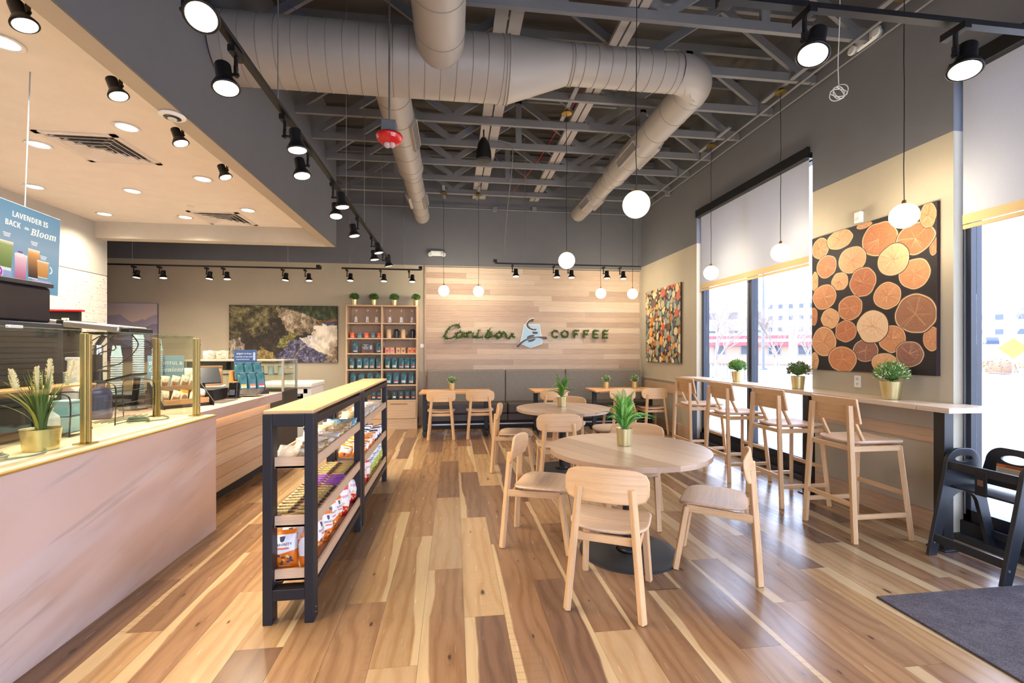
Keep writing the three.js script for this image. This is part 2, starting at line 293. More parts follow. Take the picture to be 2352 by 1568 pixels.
// ---------- track lighting ----------
const glow = (c, k) => S({ color: 0xfff3dc, emissive: c, emissiveIntensity: k, roughness: .4 });
const lensM = glow(new THREE.Color(1, .86, .62), 5), trackM = MT.track;
const headShell = LA([[0, 0], [.032, 0], [.035, -.006], [.036, -.075], [.043, -.086], [.061, -.118], [.062, -.126], [.056, -.13], [.052, -.126], [.051, -.122]], 28);
const headLens = CY(.051, .051, .004, 0, -.127, 0, 28);
const adapterG = M(B(.032, .03, .1, 0, -.03, 0), CY(.009, .009, .06, 0, -.07, 0, 10)), armG = M(B(.012, .05, .022, 0, -.115, 0), rod(V(-.014, -.13, 0), V(.05, -.13, 0), .008, 10));
function trackLight(label, x, y, d, tiltX, tiltD, turn, group, I) { // hangs under a track at height y; leans by tiltX towards +x, tiltD away
  const t = thing('track_light', label, 'track light', x, y, -d, turn, group);
  mesh('adapter', adapterG, trackM, t); mesh('arm', armG, MT.track, t);
  const h = mesh('housing', headShell, trackM, t); h.position.set(.06, -.085, 0);
  h.rotation.set(tiltD, 0, tiltX);
  mesh('lens', headLens, lensM, h);
  const l = new THREE.SpotLight(WARM, I, 0, rad(44), .8, 2); l.name = 'track_light_lamp'; l.position.set(0, -.138, 0); l.target.position.set(0, -1.2, 0); l.castShadow = true; l.shadow.radius = 3; h.add(l, l.target);
  return t;
}
function track(label, x0, d0, x1, d1, y, posts, boxAt) {
  const t = thing('light_track', label, 'light track', 0, y, 0), p = V(x0, 0, -d0), q = V(x1, 0, -d1);
  mesh('rail', M(bar(p, q, .034, .02), bar(p.clone().add(V(0, -.012, 0)), q.clone().add(V(0, -.012, 0)), .036, .003)), trackM, t);
  for (const k of posts) { const c = p.clone().lerp(q, k); mesh('hanger_rod', rod(c, c.clone().setY(5.25 - y), .0035, 6), MT.silver, t); }
  if (boxAt != null) { const c = p.clone().lerp(q, boxAt); mesh('feed_box', RB(.06, .05, .14, .004, c.x, .03, c.z).translate(0, 0, 0), trackM, t); }
  return t;
}
track('long black light track running above the snack rack towards the plank wall', -1.03, -.6, -1.03, 7.6, 2.95, [.25, .42, .63, .74, .9], .98);
{ const h = [[1.9, .25, -.5], [2.32, -.2, .15], [2.95, .12, 0], [3.4, -.2, .1], [4.08, .15, 0], [4.4, -.1, .2], [5.1, -.2, 0], [5.95, .2, 0], [6.4, -.15, 0], [6.85, .2, .15]];
  h.forEach(([d, a, b], i) => trackLight(`black track spotlight on the long track, ${ORD[i]} from the camera`, -1.03, 2.94, d, a, b, [0, PI, 0, PI, 0, PI, PI, 0, PI, 0][i], 'long track spotlights', K.spot));
  for (const [d, a] of [[.4, .3], [-.2, -.3]]) trackLight(`black track spotlight above the near counter, ${d > 0 ? 'nearer' : 'farther from'} the snack rack`, -1.03, 2.94, d, a, .2, 0, 'long track spotlights', K.spot); }
track('black light track above the mountain and waterfall pictures', -6.1, 8.5, -2.35, 8.5, 2.95, [.18, .85], .99);
[-5.4, -5.0, -4.25, -3.98, -3.0, -2.62].forEach((x, i) => trackLight(`black track spotlight above the mountain and waterfall pictures, ${ORD[i]} from the tiled wall`, x, 2.94, 8.5, .08 * (i % 2 ? 1 : -1), -.1, 0, 'picture spotlights', K.spot * .8));
track('short black light track above the bookcase', -1.97, 8.4, -.58, 8.4, 2.95, [.1, .78], .99);
[-1.88, -1.3, -.8].forEach((x, i) => trackLight(`black track spotlight above the bookcase, ${ORD[i]} from the waterfall picture`, x, 2.94, 8.4, 0, -.12, 0, 'bookcase spotlights', K.spot * .8));
track('black light track in front of the leafy lettering', .7, 7.75, 3.3, 7.75, 2.98, [.2, .97], 0);
[1.0, 1.72, 1.98, 2.62, 2.92].forEach((x, i) => trackLight(`black track spotlight facing the leafy lettering, ${ORD[i]} from the bookcase`, x, 2.97, 7.75, 0, -.1, 0, 'lettering spotlights', K.spot * .8));
track('black light track crossing close overhead beside the window', 1.05, 1.69, 3.6, 1.69, 2.9, [.05, .9], .02);
[[1.42, -.35, -.2], [2.13, -.3, -.15], [2.62, -.2, 0]].forEach(([x, a, b], i) => trackLight(`black track spotlight close overhead beside the window, ${ORD[i]} from the fire strobe`, x, 2.89, 1.69, a, b, 0, 'overhead spotlights', K.spot));
{ const t = thing('ceiling_track', 'black track on the white soffit behind its dropped edge', 'light track', -2.24, 3.435, -3.2); mesh('rail', B(.034, .03, 5.2, 0, 0, 0), trackM, t);
  [1.6, 2.72, 3.4, 4.11, 4.86].forEach((d, i) => trackLight(`black spotlight on the white soffit above the counter, ${ORD[i]} from the camera`, -2.24, 3.42, d, -.38, 0, PI, 'soffit spotlights', K.ceil)); }
// ---------- recessed lights and diffusers ----------
{
  const ring = LA([[.075, .004], [.1, .004], [.104, -.004], [.1, -.007], [.078, -.004], [.075, .004]], 32), disc = CY(.076, .076, .003, 0, .0, 0, 32), dl = glow(new THREE.Color(1, .93, .8), 5);
  [[-2.83, 3.27], [-3.91, 4.86], [-2.84, 4.38], [-4.97, 6.12], [-3.91, 6.13], [-4.97, 7.22], [-2.84, 5.6], [-3.91, 7.24], [-2.85, 6.77], [-2.84, 1.6], [-3.91, 3.1], [-4.97, 4.4]].forEach(([x, d], i) => {
    const t = thing('recessed_light', `round recessed light in the soffit, ${['row by the dropped edge', 'middle row', 'row by the tiled wall'][x > -3 ? 0 : x > -4.5 ? 1 : 2]}, ${ORD[{ 1.6: 0, 3.27: 1, 4.38: 2, 5.6: 3, 6.77: 4, 3.1: 0, 4.86: 1, 6.13: 2, 7.24: 3, 4.4: 0, 6.12: 1, 7.22: 2 }[d]]} from the camera`, 'recessed light', x, 3.446, -d, 0, 'recessed soffit lights');
    mesh('trim_ring', ring, MT.whitePl, t); mesh('lens', disc, dl, t);
    const l = new THREE.SpotLight(new THREE.Color(1, .86, .64), K.down, 0, rad(70), 1, 2); l.name = 'recessed_lamp'; l.position.set(0, -.02, 0); l.target.position.set(0, -1, 0); l.castShadow = true; l.shadow.radius = 4; t.add(l, l.target);
  });
  const vp = plain(0xe8e2da, .45);
  [[-3.38, 4.88, 'nearer the camera'], [-3.38, 7.24, 'near the back beam']].forEach(([x, d, w]) => {
    const t = thing('ceiling_diffuser', 'square white louvred air diffuser in the soffit, ' + w, 'air vent', x, 3.45, -d, 0, 'soffit diffusers');
    const fr = (s, w, y, h, tilt) => { const gs = []; for (let k = 0; k < 4; k++) gs.push(B(s * 2, h, w, 0, 0, 0).rotateX(tilt).translate(0, y, s - w / 2).rotateY(k * PI / 2)); return M(gs); };
    mesh('frame', fr(.34, .05, -.005, .012, 0), vp, t); const tm = plain(0xb9b7b2, .5, .3); for (let q = 0; q < 4; q++) mesh('duct_throat', B(.56, .45, .006, 0, .225, .277).rotateY(q * PI / 2), tm, t); mesh('duct_throat', B(.56, .006, .56, 0, .45, 0), tm, t);
    [.27, .205, .14, .075].forEach((s, i) => mesh('louvre', fr(s, .052, -.012 - i * .002, .003, .5), vp, t)); mesh('centre_plate', B(.07, .004, .07, 0, -.022, 0), vp, t);
  });
  const c = thing('dome_camera', 'white round fisheye security camera under the soffit edge', 'camera', -2.02, 3.2, -3.58);
  mesh('housing', LA([[0, 0], [.082, 0], [.084, -.012], [.07, -.022], [.055, -.024]], 32), MT.whitePl, c); mesh('dark_ring', LA([[.056, -.02], [.05, -.027], [.03, -.03]], 32), MT.blackGloss, c); mesh('lens', LA([[.03, -.028], [.026, -.036], [.012, -.038], [.0, -.036]], 24), plain(0xd8d8d8, .2), c);
  tag(mesh('ceiling_sensor', LA([[0, 0], [.04, 0], [.042, -.006], [0, -.012]], 20).translate(-3.55, 3.45, -6.7), MT.whitePl), 'small flat white disc in the soffit by the far diffuser', 'sensor');
}
// ---------- pendants ----------
{
  const gM = glow(new THREE.Color(1, .87, .64), 3.2), R0 = .1;
  const globeG = new THREE.SphereGeometry(R0, 36, 24), capG = CY(.018, .014, .03, 0, R0 + .012, 0, 16), canG = LA([[0, .05], [.025, .045], [.03, .012], [.062, .008], [.064, 0], [0, 0]], 28);
  [[1.36, 3.27, 'nearest white globe pendant, above the front round table'], [1.37, 5.43, 'white globe pendant above the second round table'],
   [-.18, 8.5, 'white globe pendant closest to the bookcase'], [.46, 8.5, 'white globe pendant second from the bookcase'], [2.82, 8.5, 'white globe pendant third from the bookcase'], [3.46, 8.5, 'white globe pendant in the corner by the pebble picture'],
   [3.62, 6.04, 'white globe pendant over the far end of the window bar'], [3.64, 4.68, 'white globe pendant over the middle of the window bar'], [3.64, 3.27, 'white globe pendant in front of the log picture']].forEach(([x, d, l]) => {
    const t = thing('pendant_light', l, 'pendant lamp', x, 2.59, -d, 0, 'globe pendants');
    mesh('globe', globeG, gM, t); mesh('socket', capG, MT.brass, t);
    const pts = []; for (let k = 0; k <= 12; k++) pts.push(V(rr(-.004, .004) * (k % 12 ? 1 : 0), .12 + k / 12 * 1.7, 0));
    mesh('cord', tube(pts, .0035, 40, 5), MT.cord, t);
    const c = mesh('canopy', canG, MT.brass, t); c.position.y = 1.79; mesh('mounting_bar', B(.05, .018, .74, 0, 1.846, -(Math.round((8.62 - d) / .68) * -.68 + 8.62 - d) * .5), MT.joist, t);
    const p = new THREE.PointLight(new THREE.Color(1, .86, .64), K.pend, 0, 2); p.name = 'pendant_lamp'; p.castShadow = true; p.shadow.radius = 4; t.add(p);
  });
}
// ---------- ducts ----------
{
  const D0 = 4.1, yB = 4.03, rB = .275, yS = 4.13, rS = .173, dm = MT.duct, seamM = plain(0x8c857c, .5, .2);
  const seam = (r) => new THREE.TorusGeometry(r + .001, .004, 5, 48);
  const t = thing('main_duct', 'large round grey spiral air duct crossing under the trusses', 'duct', 0, 0, -D0);
  const run = (p, q, r) => between(new THREE.CylinderGeometry(r, r, p.distanceTo(q), 48, 1, false), p, q);
  mesh('large_section', run(V(-1.92, yB, 0), V(.49, yB, 0), rB), dm, t);
  const g1 = seam(rB); for (let x = -1.85; x < .42; x += .133) { const m = mesh('seam', g1, seamM, t); m.position.set(x, yB, 0); m.rotation.y = PI / 2 + .08; }
  { // flat-topped reducer
    const n = 48, pos = [], ix = [];
    for (let i = 0; i <= n; i++) { const a = i / n * 2 * PI; pos.push(.49, yB + rB * Math.cos(a), rB * Math.sin(a), 1.05, yS + rS * Math.cos(a), rS * Math.sin(a)); }
    for (let i = 0; i < n; i++) { const a = i * 2; ix.push(a, a + 1, a + 2, a + 1, a + 3, a + 2); }
    const g = new THREE.BufferGeometry(); g.setAttribute('position', new THREE.Float32BufferAttribute(pos, 3)); g.setIndex(ix); g.computeVertexNormals(); g.setAttribute('uv', new THREE.Float32BufferAttribute(new Float32Array(pos.length / 3 * 2), 2));
    mesh('reducer', g, S({ color: 0x9c9690, roughness: .5, metalness: .15, side: THREE.DoubleSide }), t);
    for (const [x, y, r] of [[.485, yB, rB], [.46, yB, rB], [1.055, yS, rS], [1.08, yS, rS]]) { const m = mesh('seam', new THREE.TorusGeometry(r + .002, .007, 6, 48), dm, t); m.position.set(x, y, 0); m.rotation.y = PI / 2; }
  }
  const bend = []; for (let k = 0; k <= 10; k++) { const a = k / 10 * PI / 2; bend.push(V(2.1 + .3 * Math.sin(a), yS, -.3 + .3 * Math.cos(a))); }
  mesh('small_section', run(V(1.05, yS, 0), V(2.1, yS, 0), rS), dm, t);
  const g2 = seam(rS); for (let x = 1.16; x < 2.1; x += .125) { const m = mesh('seam', g2, seamM, t); m.position.set(x, yS, 0); m.rotation.y = PI / 2 + .06; }
  mesh('elbow', new THREE.TubeGeometry(new THREE.CatmullRomCurve3(bend), 20, rS, 40), dm, t);
  for (let k = 0; k <= 5; k++) { const a = k / 5 * PI / 2, m = mesh('seam', g2, dm, t); m.position.set(2.1 + .3 * Math.sin(a), yS, -.3 + .3 * Math.cos(a)); m.rotation.y = PI / 2 - a; }
  // branches
  function branch(label, x, y, d0, d1, r0, r1, step, vents) {
    const b = thing('branch_duct', label, 'duct', x, y, 0);
    const dir = Math.sign(d1 - d0);
    mesh('wide_section', run(V(0, 0, -d0), V(0, 0, -step), r0), dm, b);
    if (r1) { mesh('narrow_section', run(V(0, 0, -step), V(0, 0, -d1), r1), dm, b); mesh('seam', new THREE.TorusGeometry(r0, .009, 6, 40).translate(0, 0, -step), dm, b); mesh('end_cap', new THREE.SphereGeometry(r1, 32, 10, 0, 2 * PI, 0, PI / 2).scale(1, .25, 1).rotateX(-PI / 2).translate(0, 0, -d1), dm, b); }
    for (let d = d0 + .35 * dir; (d - (r1 ? d1 : step)) * dir < -.1; d += .42 * dir) { const m = mesh('seam', seam((d - step) * dir > 0 && r1 ? r1 : r0), seamM, b); m.position.z = -d; m.rotation.y = .06; }
    for (const [d, side, L] of vents) {
      const v = new THREE.Group(); v.name = 'register'; b.add(v); const r = d > step ? r1 : r0; v.position.z = -d; v.rotation.z = side * rad(62);
      mesh('register_frame', M(B(.014, .046, L, -.05, -r - .008, 0), B(.014, .046, L, .05, -r - .008, 0), B(.11, .046, .014, 0, -r - .008, L / 2), B(.11, .046, .014, 0, -r - .008, -L / 2)), dm, v);
      const n = Math.round(L / .024); const gs = []; for (let i = 1; i < n; i++) gs.push(B(.092, .022, .0035, 0, -r - .014, -L / 2 + i * L / n));
      mesh('register_slats', M(gs), dm, v);
    }
    return b;
  }
  branch('round branch duct over the aisle running to the plank wall', -.6, 4.05, D0 + .18, 8.85, .17, .14, 6.5, [[5.35, 1, .62], [7.75, 1, .5], [7.75, -1, .5]]);
  branch('round branch duct from the elbow running to the corner', 2.4, yS, D0 + .28, 8.6, .17, .14, 6.6, [[5.7, -1, .62], [5.7, 1, .62], [7.7, -1, .5], [7.7, 1, .5]]);
  branch('round branch duct overhead running towards the entrance', -.11, 4.06, D0 - .1, -1.7, .2, 0, -1.7, []);
}
// ---------- small ceiling fittings ----------
{
  const t = thing('fire_strobe', 'red FIRE alarm strobe hanging on a conduit', 'fire alarm', -.505, 3.17, -3.7);
  const ft = cv(512, 64, (g) => { g.fillStyle = '#c4161c'; g.fillRect(0, 0, 512, 64); g.fillStyle = '#f4dcdc'; g.font = 'bold 15px sans-serif'; for (const x of [20, 148, 276, 404]) g.fillText('FIRE', x, 36); });
  mesh('dish', LA([[0, -.045], [.03, -.045], [.075, -.03], [.1, .0], [.104, .02], [.1, .03], [0, .03]], 40), S({ map: ft, roughness: .35 }), t);
  mesh('mounting_box', RB(.115, .1, .115, .006, 0, .08, 0), plain(0x8f9296, .4, .6), t); mesh('strobe_lens', M(new THREE.SphereGeometry(.028, 20, 12).translate(-.015, -.05, .01), new THREE.SphereGeometry(.026, 20, 12).translate(.02, -.05, .012)), PH({ color: 0xffffff, roughness: .1, transmission: .6, thickness: .02 }), t);
  mesh('conduit', rod(V(0, .12, 0), V(0, 1.3, 0), .008, 10), MT.silver, t);
  const s = thing('ceiling_speaker', 'black pendant loudspeaker under the trusses beyond the main duct', 'loudspeaker', .4, 4.15, -6.1);
  mesh('cabinet', LA([[0, .2], [.03, .19], [.075, .12], [.1, 0], [.105, -.1], [.1, -.12], [0, -.12]], 32), MT.black, s); mesh('grille', LA([[.102, -.11], [.09, -.128], [0, -.132]], 32), plain(0x2a2a2c, .7), s); mesh('hanger', rod(V(0, .19, 0), V(0, .3, 0), .01), MT.black, s);
  function emergency(label, x, y, z, turn) {
    const e = thing('emergency_light', label, 'emergency light', x, y, z, turn);
    mesh('body', RB(.26, .1, .045, .02, 0, 0, .023), MT.whitePl, e);
    for (const k of [-1, 1]) { const l = mesh('lamp_head', LA([[0, 0], [.03, 0], [.042, .03], [.043, .045], [.036, .05], [0, .046]], 20).rotateX(PI / 2), MT.whitePl, e); l.position.set(k * .13, -.03, .03); mesh('lamp_glass', CY(.034, .034, .004, 0, .049, 0, 20).rotateX(PI / 2), plain(0xcfcfca, .2), l); }
    mesh('status_led', B(.012, .008, .004, 0, .01, .046), S({ color: 0x30ff40, emissive: 0x20ff30, emissiveIntensity: 1.5 }), e);
  }
  emergency('white emergency light with two lamps high on the window wall', RW, 4.46, -3.87, -PI / 2); emergency('small white emergency light on the grey wall above the plank cladding', -.33, 3.42, -BW, 0);
  const cord = thing('coiled_cable', 'white cable coiled and hanging from the trusses beside the emergency light', 'cable', 2.75, 3.35, -2.95);
  mesh('drop', tube([[0, 1.1, 0], [.01, .6, 0], [-.005, .2, 0], [0, .06, 0]], .003, 24, 5), MT.whitePl, cord); for (let k = 0; k < 4; k++) mesh('loop', new THREE.TorusGeometry(.045 + k * .004, .003, 6, 32).rotateY(k * .35).rotateZ(k).translate(0, 0, 0), MT.whitePl, cord);
  const pipe = (label, pts, r, m, n = 'conduit', c = 'conduit') => tag(mesh(n, tube(pts, r, 40, 7), m), label, c);
  pipe('thin grey conduit along the window wall under the truss ends', [[RW - .06, 4.36, 1], [RW - .06, 4.36, -4], [RW - .06, 4.36, -9.1]], .011, MT.joist); pipe('upper grey conduit along the window wall', [[RW - .2, 4.4, 1], [RW - .2, 4.4, -4], [RW - .2, 4.4, -9.1]], .014, MT.joist);
  pipe('grey conduit along the top of the back wall', [[-7, 4.33, -BW + .04], [0, 4.33, -BW + .04], [3.8, 4.33, -BW + .04]], .012, MT.joist); pipe('second grey conduit below the last truss', [[-7, 4.4, -8.5], [0, 4.4, -8.5], [3.8, 4.4, -8.5]], .011, MT.joist);
  pipe('pair of red alarm wires slung through the trusses', [[1.9, 4.75, -1.5], [1.72, 4.6, -3.6], [1.5, 4.58, -5.5], [1.32, 4.5, -7.2], [1.1, 4.45, -8.5]], .004, MT.red, 'red_wire', 'wire');
  pipe('blue data cable slung through the trusses over the aisle', [[-1.6, 4.62, -4.2], [-.9, 4.6, -5], [-.1, 4.62, -6], [.5, 4.6, -7], [1.1, 4.6, -8.2]], .0035, plain(0x4654c8, .5), 'blue_cable', 'cable');
  pipe('conduit drop bent down in front of the trusses over the second table', [[.5, 4.42, -6.3], [.7, 4.42, -6.35], [.82, 4.4, -6.4], [.83, 4.2, -6.42], [.83, 3.7, -7.0], [.83, 2.99, -7.75]], .006, MT.joist);
  for (const [x, d, y] of [[3.9, 7.9, 4.36], [.85, 9.15, 4.33], [1.65, 9.15, 4.36]]) tag(mesh('junction_box', RB(.09, .09, .07, .006, x - .02, y, -d), MT.joist), `grey junction box on the ${x > 3 ? 'window wall' : x > 1 ? 'back wall above the emblem' : 'back wall above the lettering'} conduit`, 'junction box');
}
// ---------- curved pads ----------
// superellipse plate in the xy plane, half sizes a b, thickness th, surface z = f(x, y); edges rounded
function pad(a, b, n, th, f, seg = 40, rings = [0, .3, .55, .75, .88, .95, .985, 1]) {
  const pos = [], ix = [], side = (s) => {
    const st = pos.length / 3;
    for (const m of rings) for (let i = 0; i < seg; i++) {
      const t = i / seg * 2 * PI, c = Math.cos(t), q = Math.sin(t), r = 1 / Math.pow(Math.pow(Math.abs(c) / a, n) + Math.pow(Math.abs(q) / b, n), 1 / n), x = m * r * c, y = m * r * q, e = m > .95 ? Math.sqrt(Math.max(0, 1 - ((m - .95) / .05) ** 2)) : 1;
      pos.push(x, y, f(x, y) + s * th / 2 * e);
    }
    for (let k = 0; k < rings.length - 1; k++) for (let i = 0; i < seg; i++) { const p = st + k * seg + i, q = st + k * seg + (i + 1) % seg, p2 = p + seg, q2 = q + seg; s > 0 ? ix.push(p, p2, q, q, p2, q2) : ix.push(p, q, p2, q, q2, p2); }
  };
  side(1); side(-1);
  const g = new THREE.BufferGeometry(); g.setAttribute('position', new THREE.Float32BufferAttribute(pos, 3)); g.setIndex(ix); g.computeVertexNormals(); g.setAttribute('uv', new THREE.Float32BufferAttribute(new Float32Array(pos.length / 3 * 2), 2)); return g;
}
// ---------- chairs (turn 0 faces away from the camera) ----------
function makeChair() {
  const t = thing('dining_chair', '', 'chair', 0, 0, 0, 0, 'light oak dining chairs');
  mesh('seat', grain(pad(.235, .215, 4.2, .02, (x, y) => .018 * (x / .23) ** 2 - .02 * Math.max(0, (y - .1) / .12) ** 2).rotateX(-PI / 2).translate(0, .452, -.01), 0), MT.oakP, t);
  mesh('backrest', grain(pad(.243, .098, 4.2, .018, (x, y) => -.75 * x * x).rotateX(-.16).translate(0, .725, .232), 0), MT.oak, t);
  for (const s of [-1, 1]) {
    mesh('leg', grain(bar(V(s * .212, 0, .275), V(s * .15, .715, .228), .042, .034, .007), 1), MT.oak, t);
    mesh('leg', grain(bar(V(s * .208, 0, -.235), V(s * .185, .435, -.165), .04, .036, .007), 1), MT.oak, t);
    mesh('side_rail', grain(bar(V(s * .185, .412, .245), V(s * .187, .425, -.165), .022, .05, .004), 2), MT.oak, t);
  }
  mesh('cross_rail', grain(bar(V(-.185, .41, .2), V(.185, .41, .2), .022, .045, .003), 0), MT.oak, t);
  mesh('cross_rail', grain(bar(V(-.185, .415, -.15), V(.185, .415, -.15), .022, .04, .003), 0), MT.oak, t);
  return t;
}
const chair0 = makeChair(); let chairN = 0;
const face = (fx, fd) => Math.atan2(-fx, fd); // heading from a floor direction (x, depth)
function chair(label, x, d, fx, fd) { if (chairN++) return dup(chair0, label, x, 0, -d, face(fx, fd)); chair0.userData.label = label; chair0.position.set(x, 0, -d); chair0.rotation.y = face(fx, fd); }
chair('light oak chair in front, its back to the camera, at the nearest round table', .965, 2.71, .47, .88);
chair('light oak chair at the nearest round table turned towards the window bar side', 1.82, 2.99, -.82, .57);
chair('light oak chair with pale lit backrest at the nearest round table, aisle side', .7, 3.52, .92, -.39);
chair('light oak chair on the far side of the nearest round table behind the fern', 1.6, 3.87, -.45, -.89);
chair('light oak chair at the second round table, aisle side', .77, 5.68, .98, -.2);
chair('light oak chair with its back to the camera at the second round table', 1.14, 4.95, .12, .99);
chair('light oak chair at the second round table, window side', 2.1, 5.85, -.97, -.22);
chair('light oak chair on the far side of the second round table', 1.62, 6.3, -.3, -.95);
chair('light oak chair at the banquette table beside the bookcase, nearer the bookcase', -.21, 7.9, 0, 1);
chair('light oak chair at the banquette table beside the bookcase, farther from the bookcase', .45, 7.9, .03, 1);
chair('light oak chair at the middle banquette table', 1.73, 7.9, .05, 1);
chair('light oak chair at the corner banquette table, farther from the window wall', 2.95, 7.9, -.03, 1);
chair('light oak chair at the corner banquette table, beside the window wall', 3.55, 7.9, 0, 1);
// ---------- round tables ----------
const TY = .775;
function roundTable(label, x, d, turn, gl) {
  const t = thing('round_table', label, 'table', x, 0, -d, 0, 'round tables'), r = .58, n = 8, w = 2 * r / n;
  const top = new THREE.Group(); top.name = 'tabletop'; t.add(top); top.rotation.y = turn;
  for (let k = 0; k < n; k++) {
    const x0 = -r + k * w + .0004, x1 = -r + (k + 1) * w - .0004, p = [], c = (q) => Math.sqrt(Math.max(0, r * r - q * q));
    for (let i = 0; i <= 8; i++) { const q = x0 + (x1 - x0) * i / 8; p.push([q, c(q)]); } for (let i = 8; i >= 0; i--) { const q = x0 + (x1 - x0) * i / 8; p.push([q, -c(q)]); }
    const s = mesh('stave', grain(ext(p, .034, 0).rotateX(-PI / 2).translate(0, TY - .036, 0), 2), MT.table[(k * 3 + gl) % 5], top);
  }
  mesh('column', CY(.042, .042, TY - .06, 0, TY / 2 - .01, 0), MT.steel, t);
  mesh('base', LA([[0, .012], [.3, .012], [.35, .008], [.36, 0], [.36, 0]].map(([a, b]) => [a, b + .004]).concat([[.36, 0]]), 48), plain(0x232427, .55, .3), t);
  mesh('base_hub', LA([[.0, .05], [.05, .05], [.06, .03], [.09, .016], [0, .016]], 32), MT.steel, t);
  mesh('top_plate', B(.3, .012, .3, 0, TY - .044, 0), MT.steel, t);
}
roundTable('nearest round oak table on a black disc base, holding a fern', 1.29, 3.25, .45, 0); roundTable('second round oak table on a black disc base, beyond the nearest one', 1.36, 5.6, .2, 2);
// ---------- banquette tables ----------
function sideTable(label, x0, x1, d0, d1) {
  const t = thing('banquette_table', label, 'table', (x0 + x1) / 2, 0, -(d0 + d1) / 2, 0, 'banquette tables'), w = x1 - x0, dd = d1 - d0;
  mesh('tabletop', grain(RB(w, .03, dd, .003, 0, TY - .017, 0), 0), MT.oakD, t);
  for (const s of [-1, 1]) {
    mesh('leg', RB(.075, TY - .1, .06, .006, s * (w / 2 - .08), TY / 2 + .02, 0), MT.black, t);
    mesh('foot', RB(.06, .05, dd * .86, .01, s * (w / 2 - .08), .07, 0), MT.black, t);
    mesh('top_bracket', B(.06, .02, dd * .7, s * (w / 2 - .08), TY - .043, 0), MT.black, t);
    for (const q of [-1, 1]) mesh('caster', M(CY(.025, .025, .024, 0, 0, 0, 16).rotateZ(PI / 2).translate(s * (w / 2 - .08), .025, q * dd * .36), B(.012, .03, .02, s * (w / 2 - .08), .045, q * dd * .36)), MT.black, t);
  }
}
sideTable('rectangular oak table at the banquette beside the bookcase', -.58, .66, 7.82, 8.48); sideTable('small oak table in the middle of the banquette', 1.4, 2.02, 7.82, 8.48); sideTable('oak table at the corner end of the banquette with two plants', 2.5, 3.74, 7.82, 8.48);
// ---------- banquette ----------
{
  const weave = tex(256, 256, (u, v) => { const a = .5 + .5 * Math.sin(u * 128 * PI) * Math.sin(v * 128 * PI), n = noise(u * 128, v * 128, 128, 128), k = .62 + .2 * a + .35 * (n - .5); return [k, k * .98, k * .95]; });
  const fab = S({ color: 0xbab2a8, map: weave, roughness: .95 }), lea = S({ color: 0x4a4039, roughness: .42, bumpMap: T.speck, bumpScale: .0006 });
  const t = thing('banquette', 'long upholstered banquette with grey fabric back and dark leather seat', 'banquette', 0, 0, 0);
  const xs = [-.52, 1.02, 2.24, 3.84];
  for (let i = 0; i < 3; i++) {
    mesh('back_cushion', plan(RX(xs[i] + .004, xs[i + 1] - .004, .45, 1.105, 8.98, 9.172, .03, 3), 4), fab, t);
    mesh('seat_cushion', plan(RX(xs[i] + .004, xs[i + 1] - .004, .29, .49, 8.56, 9.0, .035, 3), 3), lea, t);
    mesh('seat_apron', plan(RX(xs[i] + .004, xs[i + 1] - .004, .16, .29, 8.59, 9.1, .01, 2), 3), lea, t);
  }
  mesh('plinth', BX(xs[0] + .02, xs[3] - .02, 0, .16, 8.68, 9.12), plain(0x2a2522, .7), t);
  mesh('kick_strip', BX(xs[0] + .02, xs[3] - .02, .075, .1, 8.675, 8.68), MT.silver, t);
}
// ---------- window bar and stools ----------
{
  const t = thing('window_bar', 'long narrow oak bar table along the window wall', 'bar table', 0, 0, 0);
  mesh('bar_top', grain(M(RX(3.6, 3.938, 1.03, 1.07, 3.145, 6.9, .003), RX(3.6, 4.02, 1.03, 1.07, 2.9, 3.138, .003)), 2), wood(0xd9c2aa, .3), t);
  for (const d of [2.985, 4.3, 6.6]) { mesh('leg', RX(3.63, 3.71, .01, 1.03, d - .03, d + .05, .004), MT.black, t); mesh('foot_plate', RX(3.6, 3.74, 0, .012, d - .06, d + .08, .003), MT.black, t); }
}
function makeStool() {
  const t = thing('bar_stool', '', 'bar stool', 0, 0, 0, 0, 'light oak bar stools'), L = .036;
  mesh('seat', grain(pad(.2, .235, 8, .026, (x, y) => .014 * (x / .2) ** 2).rotateX(-PI / 2).translate(0, .755, -.035), 2), MT.oakP, t);
  mesh('backrest', grain(RB(.45, .2, .02, .004, 0, 0, 0).rotateX(.2).translate(0, 1.015, .195), 0), MT.oak, t);
  for (const s of [-1, 1]) {
    mesh('leg', grain(bar(V(s * .25, 0, .255), V(s * .185, 1.06, .24), L, L, .004), 1), MT.oak, t);
    mesh('leg', grain(bar(V(s * .25, 0, -.245), V(s * .19, .735, -.2), L, L, .004), 1), MT.oak, t);
    mesh('seat_rail', grain(bar(V(s * .2, .72, .24), V(s * .195, .72, -.2), .024, .042, .003), 2), MT.oak, t);
    mesh('back_brace', grain(bar(V(s * .165, .77, .1), V(s * .165, .95, .19), .03, .02, .003), 1), MT.oak, t);
    mesh('side_stretcher', grain(bar(V(s * .238, .2, .25), V(s * .235, .2, -.235), .022, .036, .003), 2), MT.oak, t);
  }
  for (const [y, z, w] of [[.72, .23, .195], [.72, -.19, .19], [.29, .25, .228], [.36, -.224, .218]]) mesh(y > .5 ? 'seat_rail' : 'foot_rail', grain(bar(V(-w, y, z), V(w, y, z), .022, .036, .003), 0), MT.oak, t);
  return t;
}
